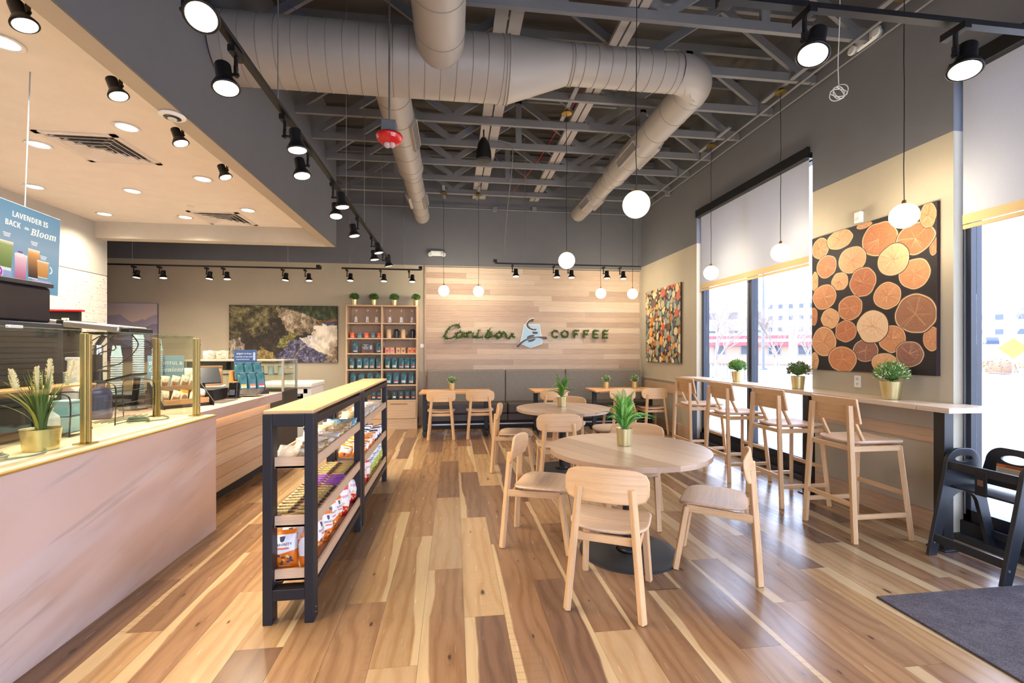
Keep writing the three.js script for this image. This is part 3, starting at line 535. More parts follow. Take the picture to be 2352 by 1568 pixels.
{ const s0 = makeStool(), lab = ['bar stool nearest the camera at the window bar', 'bar stool second from the camera at the window bar', 'bar stool third from the camera at the window bar', 'bar stool farthest from the camera at the window bar, by the pebble picture'];
  [[3.33, 3.4], [3.33, 4.19], [3.34, 5.03], [3.34, 5.86]].forEach(([x, d], i) => { if (i) dup(s0, 'light oak ' + lab[i], x, 0, -d, -PI / 2); else { s0.userData.label = 'light oak ' + lab[0]; s0.position.set(x, 0, -d); s0.rotation.y = -PI / 2; } }); }
// ---------- plants ----------
const leafGeo = (l, w) => { const g = new THREE.BufferGeometry(); g.setAttribute('position', new THREE.Float32BufferAttribute([0, 0, 0, w / 2, l * .45, w * .15, 0, l * .4, -w * .05, 0, l, 0, -w / 2, l * .45, w * .15], 3)); g.setIndex([0, 1, 2, 1, 3, 2, 0, 2, 4, 2, 3, 4]); g.computeVertexNormals(); g.setAttribute('uv', new THREE.Float32BufferAttribute(new Float32Array(10), 2)); return g; };
function place(g, p, dir, roll, s = 1) { const q = new THREE.Quaternion().setFromUnitVectors(V(0, 1, 0), dir.clone().normalize()).multiply(new THREE.Quaternion().setFromAxisAngle(V(0, 1, 0), roll)); return g.clone().applyMatrix4(new THREE.Matrix4().compose(p, q, V(s, s, s))); }
const ds = (m) => { m.side = THREE.DoubleSide; return m; }; [MT.leafA, MT.leafB, MT.leafC, MT.flower].forEach(ds);
function bushParts(t, y, r, n, len, mats, flat = .8) {
  n *= 2; len *= .72; mesh('leafy_core', new THREE.SphereGeometry(r * .72, 14, 10).scale(1, flat, 1).translate(0, y + r * .05, 0), MT.leafB, t);
  const l = leafGeo(len, len * .42), b = mats.map(() => []);
  for (let i = 0; i < n; i++) { const a = R() * 2 * PI, u = rr(-.55, 1), q = Math.sqrt(Math.max(0, 1 - u * u)), k = rr(.72, 1), dir = V(q * Math.cos(a), u + .25, q * Math.sin(a)); b[Math.floor(R() * mats.length)].push(place(l, V(q * Math.cos(a) * r * k, y + u * r * flat * k, q * Math.sin(a) * r * k), dir.add(V(rr(-.5, .5), rr(-.2, .6), rr(-.5, .5))), R() * 6, rr(.7, 1.3))); }
  mats.forEach((m, i) => { const o = mesh('foliage', M(b[i]), m, t); o.userData.kind = 'stuff'; });
  const st = []; for (let i = 0; i < 14; i++) { const a = R() * 6.28; st.push(rod(V(0, y - r * .7, 0), V(Math.cos(a) * r * .7, y + r * rr(-.1, .6), Math.sin(a) * r * .7), .0018, 4)); } mesh('stems', M(st), MT.leafB, t).userData.kind = 'stuff';
}
function potParts(t, rt, rb, h, m = MT.pot) { mesh('pot', LA([[0, 0], [rb, 0], [rb + .002, .004], [rt, h], [rt + .002, h + .002], [rt - .003, h], [rb - .002, .01]], 40), m, t); mesh('soil', CY(rt * .95, rt * .95, .004, 0, h - .014, 0), MT.soil, t); }
{
  const bush = thing('potted_plant', 'bushy green potted plant with white flecks on the bar beside the log picture', 'plant', 3.77, 1.07, -3.5, 0, 'bar plants');
  potParts(bush, .082, .058, .155); bushParts(bush, .225, .115, 420, .036, [MT.leafA, MT.leafC, MT.leafA, MT.flower]);
  const b2 = thing('potted_plant', 'olive green potted plant on the bar, middle of the three', 'plant', 3.77, 1.07, -4.58, 0, 'bar plants'); const olive = ds(plain(0x6e7040, .6));
  potParts(b2, .07, .056, .14); bushParts(b2, .205, .105, 340, .036, [olive, MT.leafB, olive]);
  const b3 = thing('potted_plant', 'bright green potted plant on the far part of the window bar', 'plant', 3.77, 1.07, -5.66, 0, 'bar plants');
  potParts(b3, .075, .058, .14); bushParts(b3, .205, .105, 360, .036, [MT.leafA, MT.leafC, MT.leafA]);
  // small flowering pots on the banquette tables
  const s = thing('potted_plant', 'small white-flecked potted plant on the table beside the bookcase', 'plant', -.03, TY - .002, -8.3, 0, 'table plants');
  potParts(s, .058, .048, .12); bushParts(s, .175, .08, 260, .03, [MT.leafB, MT.leafA, MT.flower]);
  dup(s, 'small flowering potted plant on the corner table, farther from the window wall', 2.86, TY - .002, -8.3, 1, 'table plants'); dup(s, 'small flowering potted plant on the corner table, beside the window wall', 3.42, TY - .002, -8.3, 2.2, 'table plants');
  // ferns
  const fern = thing('potted_fern', 'fern in a brass pot on the nearest round table', 'plant', 1.29, TY - .002, -3.33, 0, 'table ferns');
  potParts(fern, .06, .05, .13);
  const A = [], Cc = [], lf = leafGeo(.026, .0075);
  for (let f = 0; f < 40; f++) {
    const a = f * 2.4 + rr(-.3, .3), out = rr(.05, .25), up = rr(.15, .3) * (1 - out * 1.6), L = V(Math.cos(a), 0, Math.sin(a)), crv = new THREE.QuadraticBezierCurve3(V(0, .1, 0), V(L.x * out * .3, .13 + up, L.z * out * .3), V(L.x * out * 1.15, .13 + up * (out > .12 ? .55 : 1.1), L.z * out * 1.15)), side = V(-L.z, 0, L.x), arr = f % 3 ? A : Cc;
    arr.push(new THREE.TubeGeometry(crv, 8, .0014, 4));
    for (let k = 3; k < 26; k++) { const u = k / 26, p = crv.getPoint(u), tg = crv.getTangent(u), s = 1.25 * Math.sin(PI * Math.min(1, u * .85 + .12)); for (const q of [-1, 1]) arr.push(place(lf, p, side.clone().multiplyScalar(q).addScaledVector(tg, .6), 0, s)); }
  }
  mesh('fronds', M(A), ds(plain(0x4d8f2f, .55)), fern).userData.kind = 'stuff'; mesh('young_fronds', M(Cc), ds(plain(0x86bd52, .55)), fern).userData.kind = 'stuff';
  dup(fern, 'fern in a brass pot on the second round table', 1.37, TY - .002, -5.68, 1.9, 'table ferns');
  // bookcase top
  const k = thing('potted_plant', '', 'plant', 0, 0, 0, 0, 'bookcase plants'); potParts(k, .052, .04, .11); bushParts(k, .165, .08, 260, .03, [MT.leafB, ds(plain(0x35591f, .6)), MT.leafA]);
  [-1.87, -1.51, -1.13, -.72].forEach((x, i) => { const l = `dark green plant in a small brass pot on the bookcase, ${ORD[i]} from the waterfall picture`; if (i) dup(k, l, x, 2.34, -8.95, i * 1.3, 'bookcase plants'); else { k.userData.label = l; k.position.set(x, 2.34, -8.95); } });
}
// ---------- high chair ----------
{
  const t = thing('high_chair', 'black restaurant high chair by the window at the end of the bar', 'high chair', 3.73, 0, -2.69, 0), m = plain(0x1d2026, .38);
  const prof = new THREE.Shape(); // side panel, x from front (-) to back (+)
  prof.moveTo(-.29, 0); prof.lineTo(-.23, 0); prof.lineTo(-.125, .36); prof.absarc(0, .33, .13, PI * .93, PI * .07, true); prof.lineTo(.23, 0); prof.lineTo(.29, 0); prof.lineTo(.14, .64); prof.absarc(.03, .66, .11, 0, PI * .5, false); prof.lineTo(-.03, .77); prof.absarc(-.03, .66, .11, PI * .5, PI, false); prof.lineTo(-.29, 0);
  const hole = new THREE.Path(); hole.absellipse(0, .7, .075, .026, 0, 2 * PI, true); prof.holes.push(hole);
  const pg = new THREE.ExtrudeGeometry(prof, { depth: .02, bevelEnabled: true, bevelSize: .004, bevelThickness: .004, bevelSegments: 2, curveSegments: 14 });
  for (const s of [-1, 1]) { mesh('side_panel', pg.clone().translate(0, 0, s * .225 - .01), m, t); for (const [x, y] of [[-.105, .66], [-.04, .5], [-.25, .1]]) mesh('bolt', CY(.008, .008, .004, x, y, 0, 12).rotateX(0).translate(0, 0, 0).applyMatrix4(new THREE.Matrix4().makeRotationX(PI / 2).premultiply(new THREE.Matrix4().makeTranslation(x, y, s * .225 + .016)).multiply(new THREE.Matrix4().makeTranslation(-x, -y, 0))), MT.silver, t); }
  mesh('seat', RB(.25, .016, .43, .005, .01, .5, 0), m, t); mesh('front_rail', RB(.02, .06, .43, .005, -.125, .655, 0), m, t); mesh('crotch_strap', RB(.012, .17, .07, .003, -.137, .58, 0), plain(0x101013, .7), t); mesh('strap_badge', B(.002, .04, .035, -.144, .585, 0), plain(0x6a4a3a, .5), t);
  for (const x of [-.245, .245]) mesh('floor_rail', RB(.02, .06, .43, .005, x, .13, 0), m, t);
  const bp = new THREE.Shape(); bp.moveTo(-.2, 0); bp.lineTo(.2, 0); bp.lineTo(.17, .17); bp.absarc(.07, .17, .1, 0, PI / 2, false); bp.lineTo(-.07, .27); bp.absarc(-.07, .17, .1, PI / 2, PI, false); bp.lineTo(-.2, 0); const bh = new THREE.Path(); bh.absellipse(0, .2, .085, .032, 0, 2 * PI, true); bp.holes.push(bh);
  mesh('backrest', new THREE.ExtrudeGeometry(bp, { depth: .018, bevelEnabled: true, bevelSize: .004, bevelThickness: .003, bevelSegments: 2, curveSegments: 14 }).rotateY(-PI / 2).rotateZ(-.12).translate(.13, .53, 0), m, t);
  const wl = cv(256, 160, (g) => { g.fillStyle = '#d9cdb8'; g.fillRect(0, 0, 256, 160); g.fillStyle = '#d86a28'; g.fillRect(0, 0, 256, 34); g.fillStyle = '#221a14'; g.font = 'bold 24px sans-serif'; g.fillText('WARNING', 66, 26); g.fillStyle = '#7a6a5a'; for (let i = 0; i < 8; i++) g.fillRect(12, 46 + i * 13, 200 + (i * 37 % 32), 5); });
  const lb = mesh('warning_label', new THREE.PlaneGeometry(.2, .1).rotateY(-PI / 2).rotateZ(-.12), S({ map: wl, roughness: .5 }), t); lb.position.set(.121, .64, 0);
}
// ---------- entrance mat ----------
{
  const ct = tex(512, 512, (u, v) => { const n = noise(u * 256, v * 256, 256, 256), f = fbm(u * 10, v * 10, 3, 10, 10), k = .1 + .42 * n + .12 * f; return [k * 1.0, k * .93, k * .95]; });
  const g = RB(1.6, .012, 1.9, .005, 0, .006, 0, 1); tag(mesh('entrance_mat', plan(g.translate(3.335, 0, -1.5), 2), S({ map: ct, color: 0xb8b0b4, roughness: 1, bumpMap: T.speck, bumpScale: .004 })), 'dark grey ribbed carpet mat in the corner by the entrance', 'mat');
}
// ---------- pictures ----------
function strokes(g, w, h, n, region) { for (let i = 0; i < n; i++) { const x = R(), y = R(), r = region(x, y); if (!r) continue; const [c, ang, len, wd] = r, j = rr(-.1, .1), a = ang + rr(-.35, .35); g.strokeStyle = `rgb(${c.map((q) => Math.round(cl(q + j * (.4 + q)) * 255)).join()})`; g.lineWidth = wd * rr(.5, 1.4); g.beginPath(); g.moveTo(x * w, y * h); g.lineTo((x * w) + Math.cos(a) * len, y * h + Math.sin(a) * len); g.stroke(); } }
const waterfallT = cv(1400, 780, (g, w, h) => {
  g.fillStyle = '#2e2822'; g.fillRect(0, 0, w, h);
  const inside = (p, x, y) => { let c = false; for (let i = 0, j = p.length - 1; i < p.length; j = i++) if ((p[i][1] > y) !== (p[j][1] > y) && x < (p[j][0] - p[i][0]) * (y - p[i][1]) / (p[j][1] - p[i][1]) + p[i][0]) c = !c; return c; };
  function area(poly, n, cols, ang, len, wd, sc = 22) { // strokes of the given colours inside a shape with a ragged edge
    const xs = poly.map((p) => p[0]), ys = poly.map((p) => p[1]), x0 = Math.min(...xs), x1 = Math.max(...xs), y0 = Math.min(...ys), y1 = Math.max(...ys);
    for (let i = 0; i < n; i++) { const x = rr(x0, x1), y = rr(y0, y1), e = .03 * (fbm(x * 30, y * 30, 2) - .5) * 2; if (!inside(poly, x + e, y + e)) continue; const t = cl(fbm(x * sc * 2, y * sc, 3) * 1.6 - .3 + rr(-.15, .15)) * (cols.length - 1), k = Math.min(cols.length - 2, Math.floor(t)), c = mix(hex(cols[k]), hex(cols[k + 1]), t - k), a = ang + rr(-.3, .3); g.strokeStyle = `rgb(${c.map((q) => Math.round(q * 255)).join()})`; g.lineWidth = wd * rr(.6, 1.4); g.beginPath(); g.moveTo(x * w, y * h); g.lineTo(x * w + Math.cos(a) * len, y * h + Math.sin(a) * len); g.stroke(); }
  }
  area([[0, 0], [.46, 0], [.46, .2], [.4, .36], [.28, .5], [0, .62]], 11000, [0x2b271d, 0x5a5438, 0x837b55, 0xa49b70], .45, 16, 2.4, 12);
  area([[0, .5], [.26, .42], [.42, .26], [.54, .42], [.55, .6], [.42, .82], [.25, .92], [0, 1]], 7000, [0x1c1715, 0x2a2320, 0x4c4036], 1.4, 18, 3);
  area([[.42, .03], [.55, .02], [.72, .14], [.88, .3], [.8, .44], [.62, .5], [.52, .42]], 8000, [0x4a4034, 0x96836a, 0xc9b699, 0xe0d3bc], 1.5, 20, 2.6, 14);
  area([[.48, 0], [1, 0], [1, .27], [.86, .28], [.7, .12], [.52, .03]], 9000, [0x20261a, 0x3c4630, 0x5d6546], 1.57, 26, 2.6, 20);
  area([[.8, .27], [1, .22], [1, .33], [.84, .34]], 1200, [0x8a5a3a, 0xb57a4a, 0x6a5a3c], .1, 9, 2.6);
  area([[0, .6], [.1, .55], [.15, .8], [.16, 1], [0, 1]], 2600, [0x4a4038, 0x94897c, 0xc4b9aa], 1.45, 22, 3);
  area([[.55, .62], [.72, .55], [.84, .7], [.92, 1], [.38, 1], [.45, .82]], 9000, [0x26243c, 0x4a4a70, 0x74749c, 0xa7a6b8], -.35, 13, 2.3, 26);
  area([[.43, .74], [.46, .58], [.56, .47], [.66, .49], [.58, .62], [.47, .74]], 3000, [0x5d5a2c, 0x8d8a48, 0xb5ad68], .5, 9, 2.4);
  area([[.8, .36], [.86, .32], [1, .3], [1, .64], [.94, .86], [.8, .76], [.74, .62]], 11000, [0xa79c8c, 0xd9cebb, 0xf3ead8, 0xfbf5e8], 1.52, 30, 2.6, 9);
  area([[.64, .56], [.78, .52], [.82, .78], [.72, .72]], 2600, [0xb8b0b4, 0xddd5cc, 0xefe8dc], .3, 12, 2.4); area([[.86, .3], [1, .27], [1, .34], [.9, .35]], 900, [0x2c2f48, 0x565a78], .05, 14, 2.4);
  area([[.93, .68], [1, .6], [1, 1], [.88, 1]], 2600, [0x6d5a48, 0xa08b74, 0xbfab92], 1.2, 10, 2.4); area([[.19, 1], [.24, .82], [.29, .72], [.34, .8], [.41, .84], [.42, 1]], 3600, [0x4c4024, 0x8d7a46, 0xc0a870], -1.1, 12, 2.3);
  g.lineWidth = 9; [['rgba(200,120,90,.3)', 0], ['rgba(210,200,120,.3)', 8], ['rgba(120,150,200,.3)', 16]].forEach(([c, o]) => { g.strokeStyle = c; g.beginPath(); g.arc(w * .86 + o, h * 1.12, w * .29, 3.3, 4.3); g.stroke(); });
});
const mountainT = tex(512, 512, (u, v) => {
  let c = mix(hex(0xcbb3a4), hex(0xb7a8ae), ss(.62, 1, v)); c = mix(c, hex(0xd6c0ad), .5 * ss(.75, .6, v));
  const rid = [[.78, .16, 3, 0x9a92a6], [.62, .12, 4, 0x817b96], [.47, .1, 5, 0x8d7f8e], [.36, .06, 6, 0x5d5670], [.22, .05, 8, 0x453f58]];
  rid.forEach(([b, a, f, col], i) => { const e = b + a * (fbm(u * f + i * 7, i * 3.3, 4) - .5) * 2 + (i === 0 ? .1 * (1 - u) : 0); if (v < e) c = mix(hex(col), mix(hex(col), [1, .92, .9], .25), ss(e, e - .25, v) * .6); });
  const k = .97 + .05 * noise(u * 200, v * 200); return c.map((q) => q * k);
});
const pebbleT = cv(900, 900, (g, w, h) => {
  g.fillStyle = '#241a16'; g.fillRect(0, 0, w, h); const cols = ['#c9b78e', '#7f8f8d', '#d8c9a0', '#b5702f', '#8d9a8f', '#d99a4c', '#5f6f75', '#c4532c', '#a89c80', '#6d4a35', '#dcd2b4', '#8a8f6e', '#46525a', '#e0b97c'];
  const put = []; for (let i = 0; i < 2600 && put.length < 420; i++) { const r = i < 300 ? rr(38, 70) : rr(16, 44), x = rr(-10, w + 10), y = rr(-10, h + 10), e = rr(.55, .9); if (put.some((p) => Math.hypot(p[0] - x, (p[1] - y) * .85) < (p[2] + r) * .6)) continue; put.push([x, y, r, e]); }
  for (const [x, y, r, e] of put) { g.save(); g.translate(x, y); g.rotate(rr(-.6, .6)); const c = pick(cols), gr = g.createRadialGradient(-r * .25, -r * .35, r * .1, 0, 0, r * 1.1); gr.addColorStop(0, c); gr.addColorStop(.65, c); gr.addColorStop(1, '#2a201a'); g.fillStyle = gr; g.beginPath(); g.ellipse(0, 0, r * e, r, 0, 0, 7); g.fill(); g.restore(); }
});
const logsT = cv(1000, 1096, (g, w, h) => {
  g.fillStyle = '#1f1719'; g.fillRect(0, 0, w, h); strokes(g, w, h, 2500, (x, y) => [hex(0x33262a), 1, 9, 2]);
  const L = [[.97, .787, .05, .069], [.03, .332, .037, .074], [.023, .597, .037, .069], [.03, .936, .041, .069], [.982, .253, .025, .056], [.493, .013, .062, .023], [.088, .089, .085, .076], [.277, .063, .122, .069], [.608, .131, .138, .108], [.389, .227, .126, .091], [.867, .183, .126, .096], [.949, .069, .051, .073], [.862, .394, .107, .091], [.716, .285, .111, .097], [.151, .235, .099, .083], [.28, .361, .079, .065], [.48, .397, .109, .099], [.673, .508, .1, .087], [.127, .459, .115, .095], [.867, .636, .135, .116], [.373, .559, .107, .087], [.185, .622, .088, .073], [.333, .72, .097, .076], [.123, .79, .119, .108], [.706, .781, .1, .086], [.502, .856, .099, .074], [.303, .92, .131, .089], [.651, .936, .098, .066], [.828, .876, .092, .08], [.558, .696, .125, .108]];
  const tone = ['#c98a5e', '#d6a273', '#c07a50', '#dba878', '#b9704a', '#cf9366'];
  L.forEach(([x, y, rx, ry], i) => {
    const X = x * w, Y = y * h, A = rx * w, Bb = ry * h, c = i === 29 ? '#e6c39c' : i === 13 ? '#e0b286' : i === 19 ? '#9a6a4e' : i === 28 || i === 25 ? '#8d5f50' : tone[i % 6];
    const path = (k, wob) => { g.beginPath(); for (let a = 0; a <= 40; a++) { const t = a / 40 * 2 * PI, q = k * (1 + wob * (noise(Math.cos(t) * 2 + i * 5, Math.sin(t) * 2 + 9) - .5)); g.lineTo(X + A * q * Math.cos(t), Y + Bb * q * Math.sin(t)); } g.closePath(); };
    g.fillStyle = '#4a3630'; path(1.05, .12); g.fill(); g.fillStyle = '#e8c79a'; path(1, .12); g.fill();
    g.fillStyle = c; path(.95, .12); g.fill(); g.save(); path(.95, .12); g.clip();
    for (let k = 0; k < 26; k++) { g.strokeStyle = k % 2 ? 'rgba(120,60,35,.12)' : 'rgba(245,205,160,.14)'; g.lineWidth = rr(1, 4); g.beginPath(); g.ellipse(X + rr(-4, 4), Y + rr(-4, 4), A * k / 26, Bb * k / 26, 0, 0, 7); g.stroke(); }
    for (let k = 0; k < 34; k++) { const t = R() * 6.28, q = rr(.3, 1); g.strokeStyle = k % 3 ? 'rgba(150,70,40,.13)' : 'rgba(250,215,170,.2)'; g.lineWidth = rr(2, 9); g.beginPath(); g.moveTo(X, Y); g.lineTo(X + A * q * Math.cos(t), Y + Bb * q * Math.sin(t)); g.stroke(); }
    g.restore();
  });
});
function picture(label, tx, w, h, x, y, z, turn, edge) {
  const t = thing('wall_picture', label, 'picture', x, y, z, turn, 'canvas pictures');
  mesh('canvas_body', RB(w, h, .034, .003, 0, 0, .017), plain(edge, .8), t);
  mesh('print', new THREE.PlaneGeometry(w - .004, h - .004).translate(0, 0, .0345), S({ map: tx, roughness: .7 }), t); return t;
}
picture('wide canvas photograph of a waterfall, cliff and river on the back wall', waterfallT, 1.96, 1.09, -3.212, 1.8, -BW, 0, 0x3a322c);
picture('canvas photograph of purple mountain ridges behind the tiled wall corner', mountainT, 1.25, 1.06, -6.05, 1.825, -BW, 0, 0x554e66);
picture('canvas photograph of coloured pebbles in the corner by the window', pebbleT, 1.43, 1.41, RW, 1.97, -8.18, -PI / 2, 0x3a2c24);
picture('large canvas photograph of stacked cut logs between the windows', logsT, 1.305, 1.43, RW, 2.0, -3.89, -PI / 2, 0x3a2a2c);
// ---------- leafy lettering and emblem ----------
{
  const k = .00164, ox = 1.575, oy = 1.843, P = (u, v) => [ox + (u - 1170) * k, oy - (v - 350) * k]; // sign layout, metres
  const core = plain(0x3f5927, .8), lm = [MT.leafB, ds(plain(0x35491f, .65)), ds(plain(0x5f7a38, .65))], lf = leafGeo(.05, .022);
  function leafy(o, lines, rad0, per, ls = 1) {
    const tubes = [], L = [[], [], []];
    for (const pts of lines) {
      const c = new THREE.CatmullRomCurve3(pts.map(([u, v]) => { const [x, y] = P(u, v); return V(x, y, -BW + .075); }), false, 'catmullrom', .4), len = c.getLength(); tubes.push(new THREE.TubeGeometry(c, Math.max(6, Math.round(len * 50)), rad0, 6));
      for (let i = 0; i < len * per; i++) { const p = c.getPoint(R()), d = V(rr(-1, 1), rr(-1, .9), rr(-.05, 1)); L[Math.floor(R() * 3)].push(place(lf, p.addScaledVector(d.clone().normalize(), rad0 * .6), d, R() * 6, rr(.6, 1.5) * ls)); }
    }
    mesh('letter_core', M(tubes), core, o); L.forEach((q, i) => { if (q.length) mesh('leaves', M(q), lm[i], o).userData.kind = 'stuff'; });
  }
  const word = thing('script_lettering', 'flowing script word made of green leaves on the plank wall, beside the emblem', 'sign lettering');
  leafy(word, [[[285, 290], [270, 262], [215, 262], [150, 300], [108, 370], [112, 415], [160, 422], [215, 405], [240, 395]], [[330, 360], [285, 345], [245, 375], [250, 412], [290, 408], [325, 370], [330, 350], [332, 400], [365, 398]],
    [[368, 340], [372, 400], [380, 370], [405, 345], [430, 355]], [[445, 350], [440, 400], [465, 410], [490, 395]], [[515, 310], [500, 380], [505, 412], [540, 405], [560, 395]], [[655, 300], [620, 345], [590, 400], [630, 412], [668, 395], [660, 360], [625, 365], [605, 395]], [[690, 395], [730, 375]],
    [[770, 345], [735, 365], [735, 405], [770, 412], [798, 385], [785, 352], [770, 345]], [[800, 365], [840, 350], [850, 395], [880, 420], [905, 395], [925, 355], [930, 395], [960, 405]]], .0155, 190, .78);
  const chars = { C: [[[.95, .15], [.5, 0], [.08, .3], [.08, .7], [.5, 1], [.95, .85]]], O: [[[.5, 0], [.05, .3], [.05, .7], [.5, 1], [.95, .7], [.95, .3], [.5, 0]]], F: [[[.1, 1], [.1, .5], [.1, 0]], [[.1, 0], [.5, 0], [.9, 0]], [[.1, .5], [.4, .5], [.7, .5]]], E: [[[.1, 1], [.1, .5], [.1, 0]], [[.1, 0], [.5, 0], [.9, 0]], [[.1, .5], [.4, .5], [.75, .5]], [[.1, 1], [.5, 1], [.9, 1]]] };
  'COFFEE'.split('').forEach((ch, i) => { const o = thing('leaf_letter', `green leafy letter ${ch}, ${ORD[i]} letter of COFFEE on the plank wall`, 'sign letter', 0, 0, 0, 0, 'leafy block letters'), u = [1422, 1548, 1700, 1828, 1950, 2075][i]; leafy(o, chars[ch].map((l) => l.map(([a, b]) => [u + a * 82, 320 + b * 88])), .016, 190, .62); });
  const e = thing('wall_emblem', 'pale blue shield emblem with a dark leaping animal and curved antler', 'emblem'), plate = (pts, z0, th, m, n, sm) => { const q = pts.map(([u, v]) => P(u, v)); const s = new THREE.Shape(); if (sm) { s.moveTo(...q[0]); s.splineThru([...q.slice(1), q[0]].map((p) => new THREE.Vector2(...p))); } else s.setFromPoints(q.map((p) => new THREE.Vector2(...p))); return mesh(n, new THREE.ExtrudeGeometry(s, { depth: th, bevelEnabled: true, bevelSize: .001, bevelThickness: .001, bevelSegments: 1, curveSegments: 24 }).translate(0, 0, -BW + z0), m, e); };
  const grow = (pts, d) => { const cx = pts.reduce((a, p) => a + p[0], 0) / pts.length, cy = pts.reduce((a, p) => a + p[1], 0) / pts.length; return pts.map(([x, y]) => { const l = Math.hypot(x - cx, y - cy); return [x + (x - cx) / l * d, y + (y - cy) / l * d]; }); };
  const shield = [[1080, 252], [1268, 252], [1284, 380], [1302, 450], [1296, 480], [1162, 530], [1048, 488], [1038, 462]], wh = plain(0xf2efe8, .5), dk = plain(0x4a4340, .5), bl = plain(0xa9cbdc, .5);
  const ribbon = [[968, 518], [1000, 528], [1050, 478], [1110, 440], [1180, 415], [1250, 408], [1350, 428], [1360, 400], [1290, 394], [1200, 398], [1120, 420], [1060, 445]];
  const antler = [[1200, 172], [1160, 180], [1125, 205], [1104, 240], [1110, 275], [1135, 300], [1180, 318], [1228, 318], [1232, 300], [1190, 302], [1155, 288], [1128, 262], [1124, 235], [1145, 212], [1180, 210], [1192, 200]];
  plate(grow(shield, 9), .03, .022, wh, 'shield_rim'); plate(shield, .053, .006, bl, 'shield_face'); plate(grow(ribbon, 10), .053, .009, wh, 'body_outline'); plate(grow(antler, 9), .03, .03, wh, 'antler_outline');
  plate(ribbon, .062, .006, dk, 'body', true); plate(antler, .06, .007, dk, 'antler'); plate([[1176, 332], [1248, 338], [1240, 362], [1190, 362]], .06, .005, dk, 'head');
  plate([[1106, 422], [1118, 398], [1150, 380], [1190, 376], [1208, 388], [1180, 398], [1140, 410]], .06, .005, dk, 'shoulder', true); plate([[1122, 446], [1160, 432], [1216, 420], [1200, 444], [1160, 460], [1130, 458]], .06, .005, dk, 'haunch', true);
}
// small wall plates
const plateT = (label, x, y, z, turn, w = .08, h = .12) => { const t = thing('wall_plate', label, 'wall plate', x, y, z, turn); mesh('plate', RB(w, h, .008, .003, 0, 0, .004), MT.whitePl, t); return t; };
plateT('white switch plate between the bookcase and the plank wall', -.62, 1.58, -BW, 0, .07, .07);
{ const t = plateT('duplex power outlet under the log picture', RW, 1.19, -4.0, -PI / 2, .075, .115); for (const y of [-.024, .024]) { mesh('socket', RB(.034, .03, .004, .008, 0, y, .009), plain(0xdcdcd8, .35), t); mesh('slots', M(B(.003, .01, .001, -.007, y + .003, .0115), B(.003, .01, .001, .007, y + .003, .0115), CY(.003, .003, .001, -0, 0, 0, 8).rotateX(PI / 2).translate(0, y - .009, .0115)), MT.black, t); } }
{ const t = thing('wall_sensor', 'small white sensor box above the log picture', 'sensor', RW, 2.79, -3.97, -PI / 2); mesh('case', RB(.07, .11, .045, .01, 0, 0, .022), MT.whitePl, t); mesh('window', RB(.04, .03, .004, .002, 0, -.02, .045), plain(0xd8d4cc, .3), t); }
// ---------- packages ----------
// a filled bag: rings of a superellipse; top (and bottom when both) pressed flat
function bagGeo(w, h, d, both, crease = .006) {
  const ys = both ? [0, .05, .14, .3, .5, .7, .86, .95, 1] : [0, .04, .3, .6, .76, .86, .92, 1], dz = both ? [.02, .08, .55, .92, 1, .92, .55, .08, .02] : [.85, .95, 1, .95, .8, .45, .1, .06], wx = both ? [1, .99, .96, .95, .94, .95, .96, .99, 1] : [.97, 1, 1, .99, .98, .98, .98, .98];
  const n = 20, pos = [], uv = [], ix = [];
  ys.forEach((y, k) => { for (let i = 0; i <= n; i++) { const t = i / n * 2 * PI, c = Math.cos(t), s = Math.sin(t), q = 1 / Math.pow(Math.abs(c) ** 3.4 + Math.abs(s) ** 3.4, 1 / 3.4), x = c * q * w / 2 * wx[k], z = s * q * d / 2 * dz[k] + crease * (noise(x * 60, y * 9 + w * 99) - .5) * dz[k]; pos.push(x, y * h, z); uv.push(x / w + .5, y); } });
  for (let k = 0; k < ys.length - 1; k++) for (let i = 0; i < n; i++) { const a = k * (n + 1) + i, b = a + n + 1; ix.push(a, b, a + 1, a + 1, b, b + 1); }
  const cap = (k, flip) => { const st = k * (n + 1), c = pos.length / 3; pos.push(0, ys[k] * h, 0); uv.push(.5, ys[k]); for (let i = 0; i < n; i++) flip ? ix.push(c, st + i, st + i + 1) : ix.push(c, st + i + 1, st + i); }; cap(0, true); cap(ys.length - 1, false);
  const g = new THREE.BufferGeometry(); g.setAttribute('position', new THREE.Float32BufferAttribute(pos, 3)); g.setAttribute('uv', new THREE.Float32BufferAttribute(uv, 2)); g.setIndex(ix); g.computeVertexNormals(); return g;
}
const coffeeMat = ['#e9b83a', '#d9d9dd', '#e07a35', '#c9332f', '#8a3f6a'].map((c) => S({ roughness: .32, metalness: .25, map: cv(128, 256, (g) => { g.fillStyle = '#3f717d'; g.fillRect(0, 0, 128, 256); g.fillStyle = '#2a4c58'; g.fillRect(0, 232, 128, 24); g.fillStyle = '#7fb0b8'; g.fillRect(24, 10, 80, 26); g.strokeStyle = '#22414c'; g.lineWidth = 4; g.beginPath(); g.arc(64, 84, 15, .4, 5.4); g.stroke(); g.beginPath(); g.moveTo(48, 104); g.lineTo(84, 92); g.stroke(); g.fillStyle = c; g.fillRect(26, 168, 76, 30); g.fillStyle = '#f1efe9'; g.fillRect(26, 198, 76, 20); g.fillStyle = '#556'; g.fillRect(36, 205, 52, 4); }) }));
